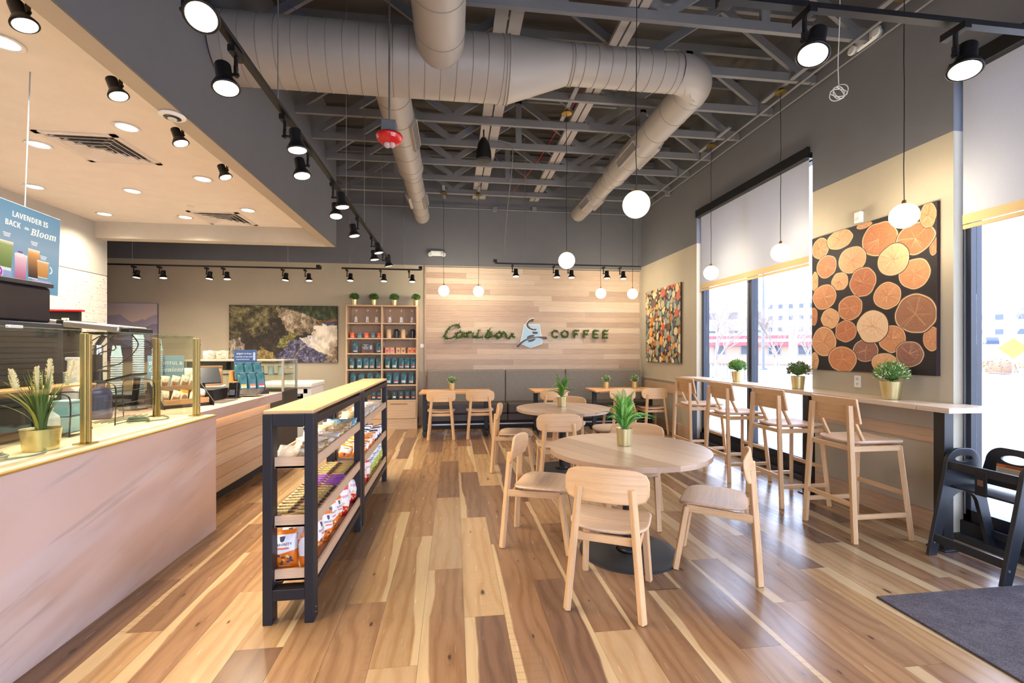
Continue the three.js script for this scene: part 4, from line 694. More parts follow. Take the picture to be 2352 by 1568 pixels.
const darkBoxMat = ['#d9d9dd', '#e07a35', '#d0502f', '#c9332f'].map((c) => S({ roughness: .4, map: cv(128, 192, (g) => { g.fillStyle = '#2c4650'; g.fillRect(0, 0, 128, 192); g.strokeStyle = '#9fc0c8'; g.lineWidth = 5; g.beginPath(); g.arc(64, 62, 18, 0, 7); g.stroke(); g.fillStyle = c; g.fillRect(30, 112, 68, 26); g.fillStyle = '#e8e4dc'; g.fillRect(30, 138, 68, 14); }) }));
const bagG = bagGeo(.108, .212, .068, false);
// ---------- bookcase ----------
{
  const X0 = -1.991, X1 = -.685, D0 = 8.78, D1 = 9.18, X = (q) => -2.094 + q * .001413, lev = [2.004, 1.72, 1.435, 1.134, .841, .548];
  const t = thing('bookcase', 'tall pale oak bookcase full of coffee bags and mugs', 'bookcase'), m = MT.shelf;
  mesh('top', grain(RX(X0, X1, 2.315, 2.338, D0, D1, .002), 0), m, t); for (const x of [X0, X1 - .022]) mesh('side', grain(RX(x, x + .022, .1, 2.315, D0, D1, .002), 1), m, t); mesh('divider', grain(RX(-1.352, -1.328, .1, 2.315, D0 + .002, D1, .002), 1), m, t);
  mesh('back_panel', grain(BX(X0 + .02, X1 - .02, .1, 2.315, D1 - .012, D1), 1), m, t);
  for (const y of lev) for (const [a, b] of [[X0 + .022, -1.352], [-1.328, X1 - .022]]) mesh('shelf', grain(RX(a, b, y - .022, y, D0 + .004, D1 - .012, .002), 0), m, t);
  for (const [a, b] of [[X0 + .024, -1.342], [-1.338, X1 - .024]]) { const d = mesh('door', grain(RX(a, b, .205, .522, D0 - .012, D0 + .008, .002), 0), m, t); mesh('finger_slot', RX((a + b) / 2 - .16, (a + b) / 2 + .16, .475, .485, D0 - .0135, D0 - .011, .001), plain(0x4a3826, .8), d); }
  mesh('plinth', grain(RX(X0, X1, 0, .2, D0 - .004, D1, .002), 0), m, t);
  // glass bottles
  const b = thing('glass_bottle', '', 'bottle', 0, 0, 0, 0, 'glass bottles'); mesh('bottle', LA([[0, .004], [.045, .004], [.05, .012], [.05, .13], [.046, .15], [.02, .19], [.015, .2], [.015, .235], [.018, .238]], 28), PH({ color: 0xffffff, roughness: .03, transmission: 1, thickness: 0 }), b); mesh('stopper', M(CY(.016, .014, .02, 0, .245, 0, 14), rod(V(-.02, .225, 0), V(.02, .24, 0), .002, 6)), MT.whitePl, b); mesh('printed_motif', M(B(.014, .08, .002, -.012, .075, .0505), B(.014, .06, .002, .012, .085, .0505), B(.06, .014, .002, 0, .03, .0505).rotateZ(.05)), plain(0xffffff, .6), b);
  [190, 335, 455, 630, 780, 920].forEach((q, i) => { const l = `clear glass bottle with white print on the top shelf, ${ORD[i]} from the waterfall picture`; if (i) dup(b, l, X(q), lev[0], -8.93, 0); else { b.userData.label = l; b.position.set(X(q), lev[0], -8.93); } });
  // mugs
  [[140, 0], [235, 1], [325, 0], [410, 1], [492, 0]].forEach(([q, c], i) => { const o = thing('mug', `${c ? 'slate blue' : 'coral orange'} mug on the second shelf, ${ORD[i]} from the waterfall picture`, 'mug', X(q), lev[1], -8.9, 0, 'shelf mugs'), col = c ? 0x4f7184 : 0xe0633c; mesh('cup', LA([[0, .003], [.04, .003], [.043, .01], [.043, .05]], 28), plain(c ? 0x6f94a2 : 0xea8a68, .4), o); mesh('upper_glaze', LA([[.043, .05], [.044, .1], [.041, .1], [.039, .02], [0, .015]], 28), plain(col, .35), o); mesh('handle', new THREE.TorusGeometry(.026, .006, 8, 20, PI).rotateZ(-PI / 2).translate(.042, .052, 0), plain(col, .35), o); });
  [[617, 0], [712, 1], [805, 0], [925, 1]].forEach(([q, c], i) => { const o = thing('travel_tumbler', `${c ? 'glossy black' : 'cream'} travel tumbler on the second shelf, ${ORD[i]} from the divider`, 'tumbler', X(q), lev[1], -8.9, 0, 'shelf tumblers'), m2 = plain(c ? 0x15161a : 0xd9bb8f, c ? .18 : .5); mesh('body', LA([[0, 0], [.04, 0], [.044, .006], [.045, .14], [.04, .165], [.03, .172], [0, .174]], 28), m2, o); mesh('handle', tube([[.042, .135, 0], [.062, .13, 0], [.064, .08, 0], [.044, .06, 0]], .006, 16, 8), m2, o); });
  // coffee bags
  const bag = (q, lv, c, label, s = 1) => { const o = thing('coffee_bag', label, 'coffee bag', X(q), lev[lv], -8.9, rr(-.12, .12), 'bookcase coffee bags'); const g = mesh('pouch', bagG, coffeeMat[c], o); g.scale.set(s, s, s); mesh('top_fold', RB(.1, .012, .016, .004, 0, .205, .012), coffeeMat[c], g); };
  const nm = ['yellow', 'white', 'orange', 'red', 'plum'];
  bag(180, 2, 4, 'teal coffee bag with a plum label on the third shelf, before the small sign'); bag(487, 2, 4, 'teal coffee bag with a plum label on the third shelf, after the small sign');
  [[132, 0], [235, 1], [320, 2], [397, 2], [485, 3], [598, 0], [690, 1], [780, 3], [857, 2], [937, 3]].forEach(([q, c], i) => bag(q, 3, c, `teal coffee bag with ${nm[c]} label on the fourth shelf, ${ORD[i]} from the waterfall picture`));
  [[150, 4], [258, 3], [370, 1], [480, 3], [615, 1], [710, 3], [812, 1], [912, 2]].forEach(([q, c], i) => bag(q, 4, c, `teal coffee bag with ${nm[c]} label on the fifth shelf, ${ORD[i]} from the waterfall picture`, 1.05));
  [[420, 1], [492, 3], [580, 0], [690, 0], [778, 1], [862, 2], [942, 3]].forEach(([q, c], i) => { const o = thing('coffee_carton', `dark teal coffee carton on the lowest shelf, ${ORD[i]} from the snack rack`, 'carton', X(q), lev[5], -8.9, 0, 'coffee cartons'); mesh('carton', RB(.1, .175, .07, .004, 0, .0875, 0), darkBoxMat[c], o); mesh('lid_flap', B(.098, .003, .068, 0, .1765, 0), plain(0x24383f, .5), o); });
  [[597, '#d98a86', '#c25468'], [662, '#dd9c92', '#d06a78'], [742, '#dba06a', '#4a5d9c'], [808, '#d8a878', '#3f5aa5'], [895, '#dd8858', '#c2552e'], [957, '#dc7a50', '#b8402a']].forEach(([q, a, c], i) => { const o = thing('tea_box', `small kraft tea box with ${['rose', 'pink', 'indigo', 'blue', 'orange', 'red'][i]} label on the third shelf`, 'tea box', X(q), lev[2], -8.9, 0, 'tea boxes'); mesh('box', RB(.088, .115, .06, .002, 0, .0575, 0), plain(0xc99a68, .7), o); mesh('front_label', B(.072, .09, .001, 0, .054, .0306), S({ roughness: .6, map: cv(64, 80, (g) => { g.fillStyle = a; g.fillRect(0, 0, 64, 80); g.fillStyle = c; g.beginPath(); g.arc(32, 48, 15, 0, 7); g.fill(); g.fillStyle = '#f2e6d8'; g.fillRect(12, 10, 40, 6); g.fillRect(16, 20, 32, 4); }) }), o); });
  const s = thing('shelf_sign', 'small grey sign about coffee standing on the third shelf', 'sign', X(335), lev[2], -8.92); const st = cv(256, 226, (g) => { g.fillStyle = '#59626e'; g.fillRect(0, 0, 256, 226); g.fillStyle = '#7a4a38'; g.fillRect(0, 170, 256, 56); for (let i = 0; i < 60; i++) { g.fillStyle = i % 2 ? '#5b3326' : '#945c46'; g.beginPath(); g.ellipse(rr(0, 256), rr(172, 224), 9, 6, R() * 3, 0, 7); g.fill(); } g.fillStyle = '#e8e6e2'; g.font = 'bold 27px sans-serif'; g.fillText('ENJOY A', 34, 42); g.fillText('Free', 56, 72); g.fillText('COFFEE OF', 14, 102); g.fillText('THE DAY', 30, 132); g.fillStyle = '#c8ccd2'; g.fillRect(178, 46, 46, 92); });
  mesh('card', RB(.215, .19, .012, .002, 0, .095, 0).rotateX(-.08), plain(0x59626e, .5), s); mesh('print', new THREE.PlaneGeometry(.212, .187).translate(0, .095, .0068).rotateX(-.08), S({ map: st, roughness: .5 }), s); mesh('foot', B(.1, .006, .06, 0, .003, -.02), plain(0x59626e, .5), s);
}
// ---------- snack racks ----------
const snackT = {
  orange: cv(160, 240, (g) => { g.fillStyle = '#ece8ea'; g.fillRect(0, 0, 160, 240); g.fillStyle = '#e8791f'; g.fillRect(0, 0, 160, 26); g.beginPath(); g.moveTo(0, 150); g.lineTo(160, 120); g.lineTo(160, 240); g.lineTo(0, 240); g.fill(); g.fillStyle = '#3a4458'; g.font = 'bold 22px sans-serif'; g.fillText('IMMUNITY', 22, 90); g.beginPath(); g.moveTo(62, 36); g.lineTo(98, 36); g.lineTo(92, 62); g.lineTo(80, 70); g.lineTo(68, 62); g.fill(); g.fillStyle = '#d9745a'; g.fillRect(40, 102, 80, 10); for (let i = 0; i < 14; i++) { g.fillStyle = pick(['#b87a3c', '#7a4a28', '#e3c48a', '#5a4a5a']); g.beginPath(); g.ellipse(rr(20, 140), rr(150, 205), 13, 8, R() * 3, 0, 7); g.fill(); } g.fillStyle = '#f6e9dc'; g.fillRect(44, 216, 72, 6); }),
  red: cv(160, 240, (g) => { g.fillStyle = '#efeaec'; g.fillRect(0, 0, 160, 240); g.fillStyle = '#d5272d'; g.beginPath(); g.moveTo(0, 130); g.lineTo(160, 165); g.lineTo(160, 240); g.lineTo(0, 240); g.fill(); g.fillRect(0, 0, 160, 22); g.fillStyle = '#c53a3a'; g.font = 'bold 30px serif'; g.fillText('Popped', 26, 80); for (let i = 0; i < 16; i++) { g.fillStyle = pick(['#f3e2b8', '#e8c98a', '#fff5dc']); g.beginPath(); g.arc(rr(20, 140), rr(120, 190), rr(7, 13), 0, 7); g.fill(); } }),
  green: cv(160, 240, (g) => { g.fillStyle = '#e9eef0'; g.fillRect(0, 0, 160, 240); g.fillStyle = '#b8c24e'; g.beginPath(); g.moveTo(0, 120); g.lineTo(160, 90); g.lineTo(160, 240); g.lineTo(0, 240); g.fill(); g.fillStyle = '#4a7fb0'; g.fillRect(30, 46, 100, 12); g.fillRect(30, 66, 70, 8); for (let i = 0; i < 12; i++) { g.fillStyle = pick(['#d6d98a', '#9aa83c', '#efe9b0']); g.beginPath(); g.ellipse(rr(20, 140), rr(120, 220), 16, 9, R() * 3, 0, 7); g.fill(); } }),
  navy: cv(128, 160, (g) => { g.fillStyle = '#f0eef0'; g.fillRect(0, 0, 128, 160); g.fillStyle = '#2b3a66'; g.fillRect(0, 0, 128, 26); g.fillRect(0, 126, 128, 34); g.fillRect(34, 58, 60, 6); g.fillRect(44, 74, 40, 5); }),
  orange2: cv(128, 160, (g) => { g.fillStyle = '#f1ece6'; g.fillRect(0, 0, 128, 160); g.fillStyle = '#ee8a1c'; g.fillRect(0, 0, 128, 30); g.fillRect(0, 110, 128, 50); g.fillStyle = '#6a3a1a'; g.fillRect(34, 54, 60, 8); g.beginPath(); g.arc(64, 128, 13, 0, 7); g.fill(); }),
  gold: cv(160, 64, (g) => { g.fillStyle = '#a28a55'; g.fillRect(0, 0, 160, 64); for (let i = 0; i < 40; i++) { g.fillStyle = pick(['#b59d66', '#8d7746', '#c4ae78']); g.fillRect(rr(0, 150), rr(0, 60), rr(6, 24), 2); } g.fillStyle = '#3f2f22'; g.fillRect(118, 0, 42, 64); g.fillStyle = '#e7dccb'; g.font = 'bold 15px sans-serif'; g.fillText('OATS', 120, 38); g.fillStyle = '#b5342c'; g.fillRect(122, 46, 30, 6); }),
  purple: cv(160, 64, (g) => { g.fillStyle = '#7c3f92'; g.fillRect(0, 0, 160, 64); g.fillStyle = '#a28a55'; g.fillRect(20, 8, 70, 48); g.fillStyle = '#ead9e2'; g.beginPath(); g.arc(126, 32, 20, 0, 7); g.fill(); g.fillStyle = '#8a2f5a'; g.fillRect(112, 28, 28, 7); }),
  cookie: cv(128, 96, (g) => { g.fillStyle = '#cfb088'; g.fillRect(0, 0, 128, 96); for (let i = 0; i < 60; i++) { g.fillStyle = pick(['#b8925f', '#dcc49c', '#a67f50', '#e9dcc2']); g.beginPath(); g.ellipse(rr(0, 128), rr(0, 96), rr(3, 12), rr(2, 6), R() * 3, 0, 7); g.fill(); } g.fillStyle = '#f2eee6'; g.fillRect(0, 34, 60, 24); }),
};
const snackM = Object.fromEntries(Object.entries(snackT).map(([k, t]) => [k, S({ map: t, roughness: .34 })])); snackM.blue = plain(0x9cc4d4, .4); snackM.white = plain(0xe9e6e4, .4);
const clear = PH({ color: 0xf3efe8, roughness: .12, transmission: .75, thickness: 0 });
{
  const XL = -1.03, XR = -.763, st = MT.steel;
  const racks = [[2.62, 3.955, 'near'], [3.985, 5.4, 'far']];
  for (const [a, b, w] of racks) {
    const t = thing('snack_rack', `black steel snack rack with oak top, the ${w} one of two standing end to end`, 'rack', 0, 0, 0, 0, 'snack racks'), pw = .05, pd = .08;
    for (const d of [a, b - pd]) { for (const x of [XL, XR - pw]) { mesh('post', RX(x, x + pw, 0, 1.15, d, d + pd, .004), st, t); for (const y of [.04, .07]) if (x > -.9) mesh('bolt', CY(.005, .005, .004, 0, 0, 0, 10).rotateZ(PI / 2).translate(XR + .001, y, -(d + pd / 2)), MT.chrome, t); }
      mesh('end_rail', RX(XL + pw, XR - pw, 1.08, 1.15, d, d + pd, .004), st, t); mesh('end_rail', RX(XL + pw, XR - pw, .13, .19, d, d + pd, .004), st, t); }
    for (const x of [XL, XR - pw]) { mesh('side_rail', RX(x, x + pw, 1.085, 1.13, a + pd, b - pd, .003), st, t); mesh('side_rail', RX(x, x + pw, .15, .2, a + pd, b - pd, .003), st, t); }
    mesh('top_board', grain(RX(XL + .004, XR - .004, 1.15, 1.168, a + .004, b - .004, .002), 2), wood(0xd3aa7c, .4), t);
    for (const y of [.845, .52, .225]) {
      const tr = mesh('tray', M([grain(BX(XL + .055, XR - .055, y, y + .012, a + .03, b - .03), 2)]), MT.oakP, t); const h = .062, x0 = XL + .052, x1 = XR, d0 = a + pd - .03, d1 = b - pd + .03;
      mesh('tray_lip', grain(RX(x1 - .016, x1 - .001, y, y + h, a + pd, b - pd, .001), 2), MT.oakP, tr); mesh('tray_lip', grain(RX(XL + .003, XL + .018, y, y + h, a + pd, b - pd, .001), 2), MT.oakP, tr);
      mesh('tray_lip', grain(RX(x0, XR - .052, y, y + h, a + .03, a + .045, .001), 0), MT.oakP, tr); mesh('tray_lip', grain(RX(x0, XR - .052, y, y + h, b - .045, b - .03, .001), 0), MT.oakP, tr);
    }
  }
  const X = (XL + XR) / 2, put = (name, label, cat, geo, mat, x, y, d, rot, grp) => { const o = mesh(name, geo, mat); o.position.set(x, y, -d); o.rotation.set(...rot); tag(o, label, cat, grp); return o; };
  // bottom trays: tall snack bags leaning in two rows
  const big = [bagGeo(.15, .215, .07, true, .02), bagGeo(.14, .2, .065, true, .02)];
  const row = (y, list, d0, step, where) => { const cnt = {}; list.forEach((k, i) => { for (const s of [0, 1]) { const key = k + s; cnt[key] = (cnt[key] ?? 0) + 1; put('snack_bag', `${{ orange: 'orange and white', red: 'red and white', green: 'lime and white' }[k]} snack bag, ${where} rack bottom tray, ${s ? 'window' : 'counter'} side, ${ORD[cnt[key] - 1]} such bag`, 'snack bag', big[(i + s) % 2], snackM[k], X + (s ? .055 : -.06), y + .004 + (i % 2) * .002, d0 + i * step + s * .03, [-.12 + rr(-.1, .1), s ? PI / 2 - .25 + rr(-.3, .3) : rr(-.35, .35), rr(-.16, .16)], 'bottom tray snack bags'); } }); };
  row(.24, ['orange', 'orange', 'orange', 'orange', 'orange', 'red', 'red', 'red'], 2.76, .15, 'near'); row(.24, ['red', 'red', 'red', 'green', 'green', 'green', 'green', 'green'], 4.12, .155, 'far');
  // middle tray, near rack: wrapped bars in two rows
  const barG = bagGeo(.036, .13, .022, true, .004).rotateZ(PI / 2).translate(.065, 0, 0), barP = barG.attributes.position, barU = barG.attributes.uv; for (let i = 0; i < barP.count; i++) barU.setXY(i, barP.getX(i) / .13 + .5, barP.getY(i) / .036 + .5);
  for (let i = 0; i < 22; i++) for (const s of [0, 1]) { const k = i > 9 && i < 15 ? 'purple' : 'gold'; put('snack_bar', `${k === 'gold' ? 'gold wrapped' : 'purple wrapped'} snack bar, near rack middle tray, ${s ? 'window' : 'counter'} side, ${ORD[i]} from the camera`, 'snack bar', barG, snackM[k], X - .002 + (s ? .063 : -.063), .575 + (s ? 0 : .004), 2.73 + i * .053, [1.05 + rr(-.08, .08), rr(-.05, .05), 0], 'wrapped bars'); }
  // top tray, near rack: packets
  const pk = [bagGeo(.13, .1, .028, true, .01), bagGeo(.12, .09, .024, true, .01)];
  for (let i = 0; i < 15; i++) { const k = i > 11 ? 'blue' : i === 4 || i === 6 ? 'white' : 'cookie'; for (const s of [0, 1]) { const c = i < 5 && !s ? clear : snackM[k]; put(c === clear ? 'clear_packet' : 'cookie_packet', `${{ blue: 'pale blue', white: 'white', cookie: c === clear ? 'clear wrapped' : 'biscuit coloured' }[k]} packet, near rack top tray, ${s ? 'window' : 'counter'} side, ${ORD[i]} from the camera`, 'packet', pk[(i + s) % 2], c, X + (s ? .055 : -.06), .872, 2.75 + i * .077, [-1.0 + rr(-.2, .2), PI * 0 + rr(-.4, .4), rr(-.15, .15)], 'top tray packets'); } }
  // far rack: top tray of white packets, middle tray of small tubs and pouches
  for (let i = 0; i < 12; i++) for (const s of [0, 1]) put('white_packet', `${i < 5 ? 'brown' : 'crumpled white'} packet, far rack top tray, ${s ? 'window' : 'counter'} side, ${ORD[i]} from the camera`, 'packet', pk[(i + s) % 2], i < 5 && s === 0 ? snackM.cookie : snackM.white, X + (s ? .055 : -.06), .87, 4.13 + i * .1, [-1.05 + rr(-.2, .2), rr(-.4, .4), rr(-.15, .15)], 'far rack packets');
  const pouch = bagGeo(.1, .13, .05, true, .012);
  for (let i = 0; i < 12; i++) for (const s of [0, 1]) { const k = i < 7 ? 'orange2' : 'navy'; put('snack_pouch', `${i < 7 ? 'orange' : 'navy'} and white pouch, far rack middle tray, ${s ? 'window' : 'counter'} side, ${ORD[i]} from the camera`, 'snack pouch', pouch, snackM[k], X + (s ? .055 : -.06), .555, 4.13 + i * .1, [-.75 + rr(-.12, .12), rr(-.4, .4), rr(-.15, .15)], 'far rack pouches'); }
}
// ---------- service counter ----------
const marbleT = tex(2048, 512, (u, v) => { // 5.5 m by 1.1 m
  const x = u * 5.5, y = v * 1.1 + x * .22, n = fbm(x * 1.1, y * 4, 4), m = fbm(x * 2 + 9, y * 9, 3), st = fbm(x * 2.6, y * 24 + 4, 4), w = fbm(x * .9 + 4, y * 2.2, 3);
  let c = mix(hex(0xdcc6bb), hex(0xc7b0a2), ss(.3, .7, n)); c = mix(c, hex(0xdcd2d0), ss(.45, .75, m) * .55); c = mix(c, hex(0xd2b49c), ss(.5, .72, w) * .5); c = mix(c, hex(0x8f7d75), ss(.58, .8, st) * .26 * ss(.42, .6, m)); return c;
});
function slab(g) { const p = g.attributes.position, n = g.attributes.normal, uv = g.attributes.uv; for (let i = 0; i < p.count; i++) { const side = Math.abs(n.getX(i)) > .5; uv.setXY(i, (4.2 + (side ? p.getZ(i) : p.getZ(i) + p.getX(i))) / 5.5, (Math.abs(n.getY(i)) > .5 ? p.getX(i) * .7 : p.getY(i)) / 1.1); } return g; }
const marble = S({ map: marbleT, color: 0xe9e2e2, roughness: .32 }), capM = wood(0xeadcc2, .35), CT = .96;
{
  const t = thing('front_counter', 'long service counter with pale veined stone-look front panel', 'counter');
  mesh('front_panel', slab(RX(-1.99, -1.97, 0, CT - .01, -1.2, 4.09, .002)), marble, t); mesh('end_panel', slab(RX(-2.3, -1.99, 0, CT - .01, 4.07, 4.09, .002)), marble, t);
  mesh('worktop', grain(RX(-3.2, -1.985, CT - .035, CT, -1.2, 4.09, .002), 2), capM, t); mesh('edge_band', RX(-1.995, -1.965, CT - .016, CT - .004, -1.2, 4.092, .002), plain(0xbf9f5c, .35, .6), t);
  mesh('carcass', BX(-3.18, -1.995, .1, CT - .035, -1.2, 4.07), plain(0x4a4037, .7), t);
}
{
  const t = thing('order_counter', 'order counter with horizontal wood plank front and thick stone top', 'counter'), X = -2.3, D0 = 4.1, D1 = 6.1;
  mesh('carcass', BX(-2.95, X - .02, .1, .855, D0, D1 - .02), plain(0x4a4037, .7), t);
  const ms = [0xd6b797, 0xcbaa8a, 0xdcc0a2].map((c) => wood(c, .45)); for (let r = 0; r < 6; r++) mesh('front_plank', grain(RX(X - .02, X - (r % 2) * .001, .105 + r * .125, .105 + (r + 1) * .125 - .003, D0, D1, .002, 1), 2), ms[r % 3], t);
  mesh('end_panel', grain(RX(-2.95, X - .022, .105, .855, D1 - .018, D1, .002), 0), ms[0], t); mesh('toe_kick', BX(-2.9, X - .05, 0, .1, D0, D1 - .04), plain(0x2c2826, .6), t);
  mesh('stone_top', slab(RX(-3.0, -2.17, .86, CT, D0, D1 + .03, .004)), marble, t);
  const led = mesh('led_strip', BX(-2.285, -2.265, .852, .86, D0 + .05, D1 - .05), S({ color: 0xffd9a0, emissive: 0xffb060, emissiveIntensity: 3 }), t);
  const l = new THREE.RectAreaLight(new THREE.Color(1, .62, .32), 6, 1.9, .02); l.name = 'led_strip_lamp'; l.position.set(-2.275, .85, -(D0 + D1) / 2); l.lookAt(-2.6, 0, -(D0 + D1) / 2); t.add(l);
}
// ---------- sneeze guard ----------
{
  const t = thing('sneeze_guard', 'glass sneeze guard on brass posts along the counter', 'sneeze guard'), pm = MT.brassPost, gx = -2.1, top = 1.6;
  const gm = PH({ color: 0xf6f8f1, roughness: .01, transmission: 1, thickness: 0, ior: 1.45 });
  const post = (x, d) => { const p = mesh('post', M(RB(.03, top - CT - .01, .03, .004, x, (top + CT) / 2, -d), RB(.018, top - CT - .02, .018, .002, x + .024, (top + CT) / 2, -d)), pm, t); mesh('foot_plate', RB(.09, .008, .07, .002, x + .005, CT + .004, -d), MT.brass, p); for (const y of [1.05, 1.27, 1.54]) mesh('clamp_screw', CY(.006, .006, .006, 0, 0, 0, 10).rotateZ(PI / 2).translate(x + .036, y, -d), MT.chrome, p); };
  post(gx, 2.9); post(gx, 4.03); post(-2.4, 4.03); post(gx, .6);
  for (const [a, b] of [[.62, 2.88], [2.92, 4.01]]) { mesh('glass_panel', BX(gx - .004, gx + .004, CT + .012, top + .01, a, b), gm, t); mesh('glass_edge', BX(gx - .0045, gx + .0045, top + .0101, top + .0125, a, b), plain(0x9fb08c, .2), t); }
  mesh('glass_panel', BX(-2.385, gx - .015, CT + .012, top + .01, 4.026, 4.034), gm, t); mesh('glass_edge', BX(-2.385, gx - .015, top + .0101, top + .0125, 4.0255, 4.0345), plain(0x9fb08c, .2), t);
  mesh('clip', RB(.02, .014, .07, .003, gx, top + .012, -2.48), plain(0xd8dce0, .3), t);
}
// ---------- potted grass plant ----------
{
  const t = thing('grass_plant', 'artificial grass plant with cream flower spikes in a brass pot behind the glass', 'plant', -2.21, CT, -2.76); potParts(t, .083, .07, .115, MT.pot);
  const gr = [], gy = []; for (let i = 0; i < 90; i++) { const a = R() * 6.28, o = rr(.04, .2) * (i % 3 ? 1 : .5) * (Math.cos(a) > 0 ? .42 : 1), h = rr(.18, .36), w = rr(.006, .011), p = [], ix = [], S0 = V(-Math.sin(a), 0, Math.cos(a)); for (let k = 0; k <= 6; k++) { const u = k / 6, c = V(Math.cos(a) * (o * u * u + .02), .1 + h * (u - .3 * u * u * o * 4), Math.sin(a) * (o * u * u + .02)), ww = w * (1 - u * .92); p.push(c.x - S0.x * ww, c.y, c.z - S0.z * ww, c.x + S0.x * ww, c.y, c.z + S0.z * ww); if (k < 6) ix.push(k * 2, k * 2 + 1, k * 2 + 2, k * 2 + 1, k * 2 + 3, k * 2 + 2); } const g = new THREE.BufferGeometry(); g.setAttribute('position', new THREE.Float32BufferAttribute(p, 3)); g.setIndex(ix); g.computeVertexNormals(); g.setAttribute('uv', new THREE.Float32BufferAttribute(new Float32Array(28), 2)); (i % 5 ? gr : gy).push(g); }
  mesh('grass_blades', M(gr), ds(plain(0x55703a, .6)), t).userData.kind = 'stuff'; mesh('yellow_blades', M(gy), ds(plain(0xa9a34e, .6)), t).userData.kind = 'stuff';
  for (const [x, z, h, l] of [[-.04, .09, .36, .11], [0, .02, .34, .14], [.02, -.02, .38, .14], [.05, -.1, .37, .14], [-.02, -.07, .33, .1]]) { const s = mesh('flower_stem', tube([[0, .1, 0], [x * .5, .1 + h * .5, z * .5], [x, h, z]], .002, 10, 5), MT.leafC, t); const fl = [], q = leafGeo(.011, .005); for (let i = 0; i < 150; i++) { const a = R() * 6.28, u = R(), r = .011 * Math.sin(PI * (.15 + u * .8)); fl.push(place(q, V(x + Math.cos(a) * r + x * .25 * u, h - .03 + u * l, z + Math.sin(a) * r + z * .25 * u), V(Math.cos(a), .9, Math.sin(a)), 0, 1)); } mesh('flower_spike', M(fl, tube([[x, h - .03, z], [x * 1.12, h - .03 + l * .5, z * 1.12], [x * 1.25, h - .03 + l, z * 1.25]], .009, 8, 6)), ds(plain(0xeee3c6, .8)), s); }
}
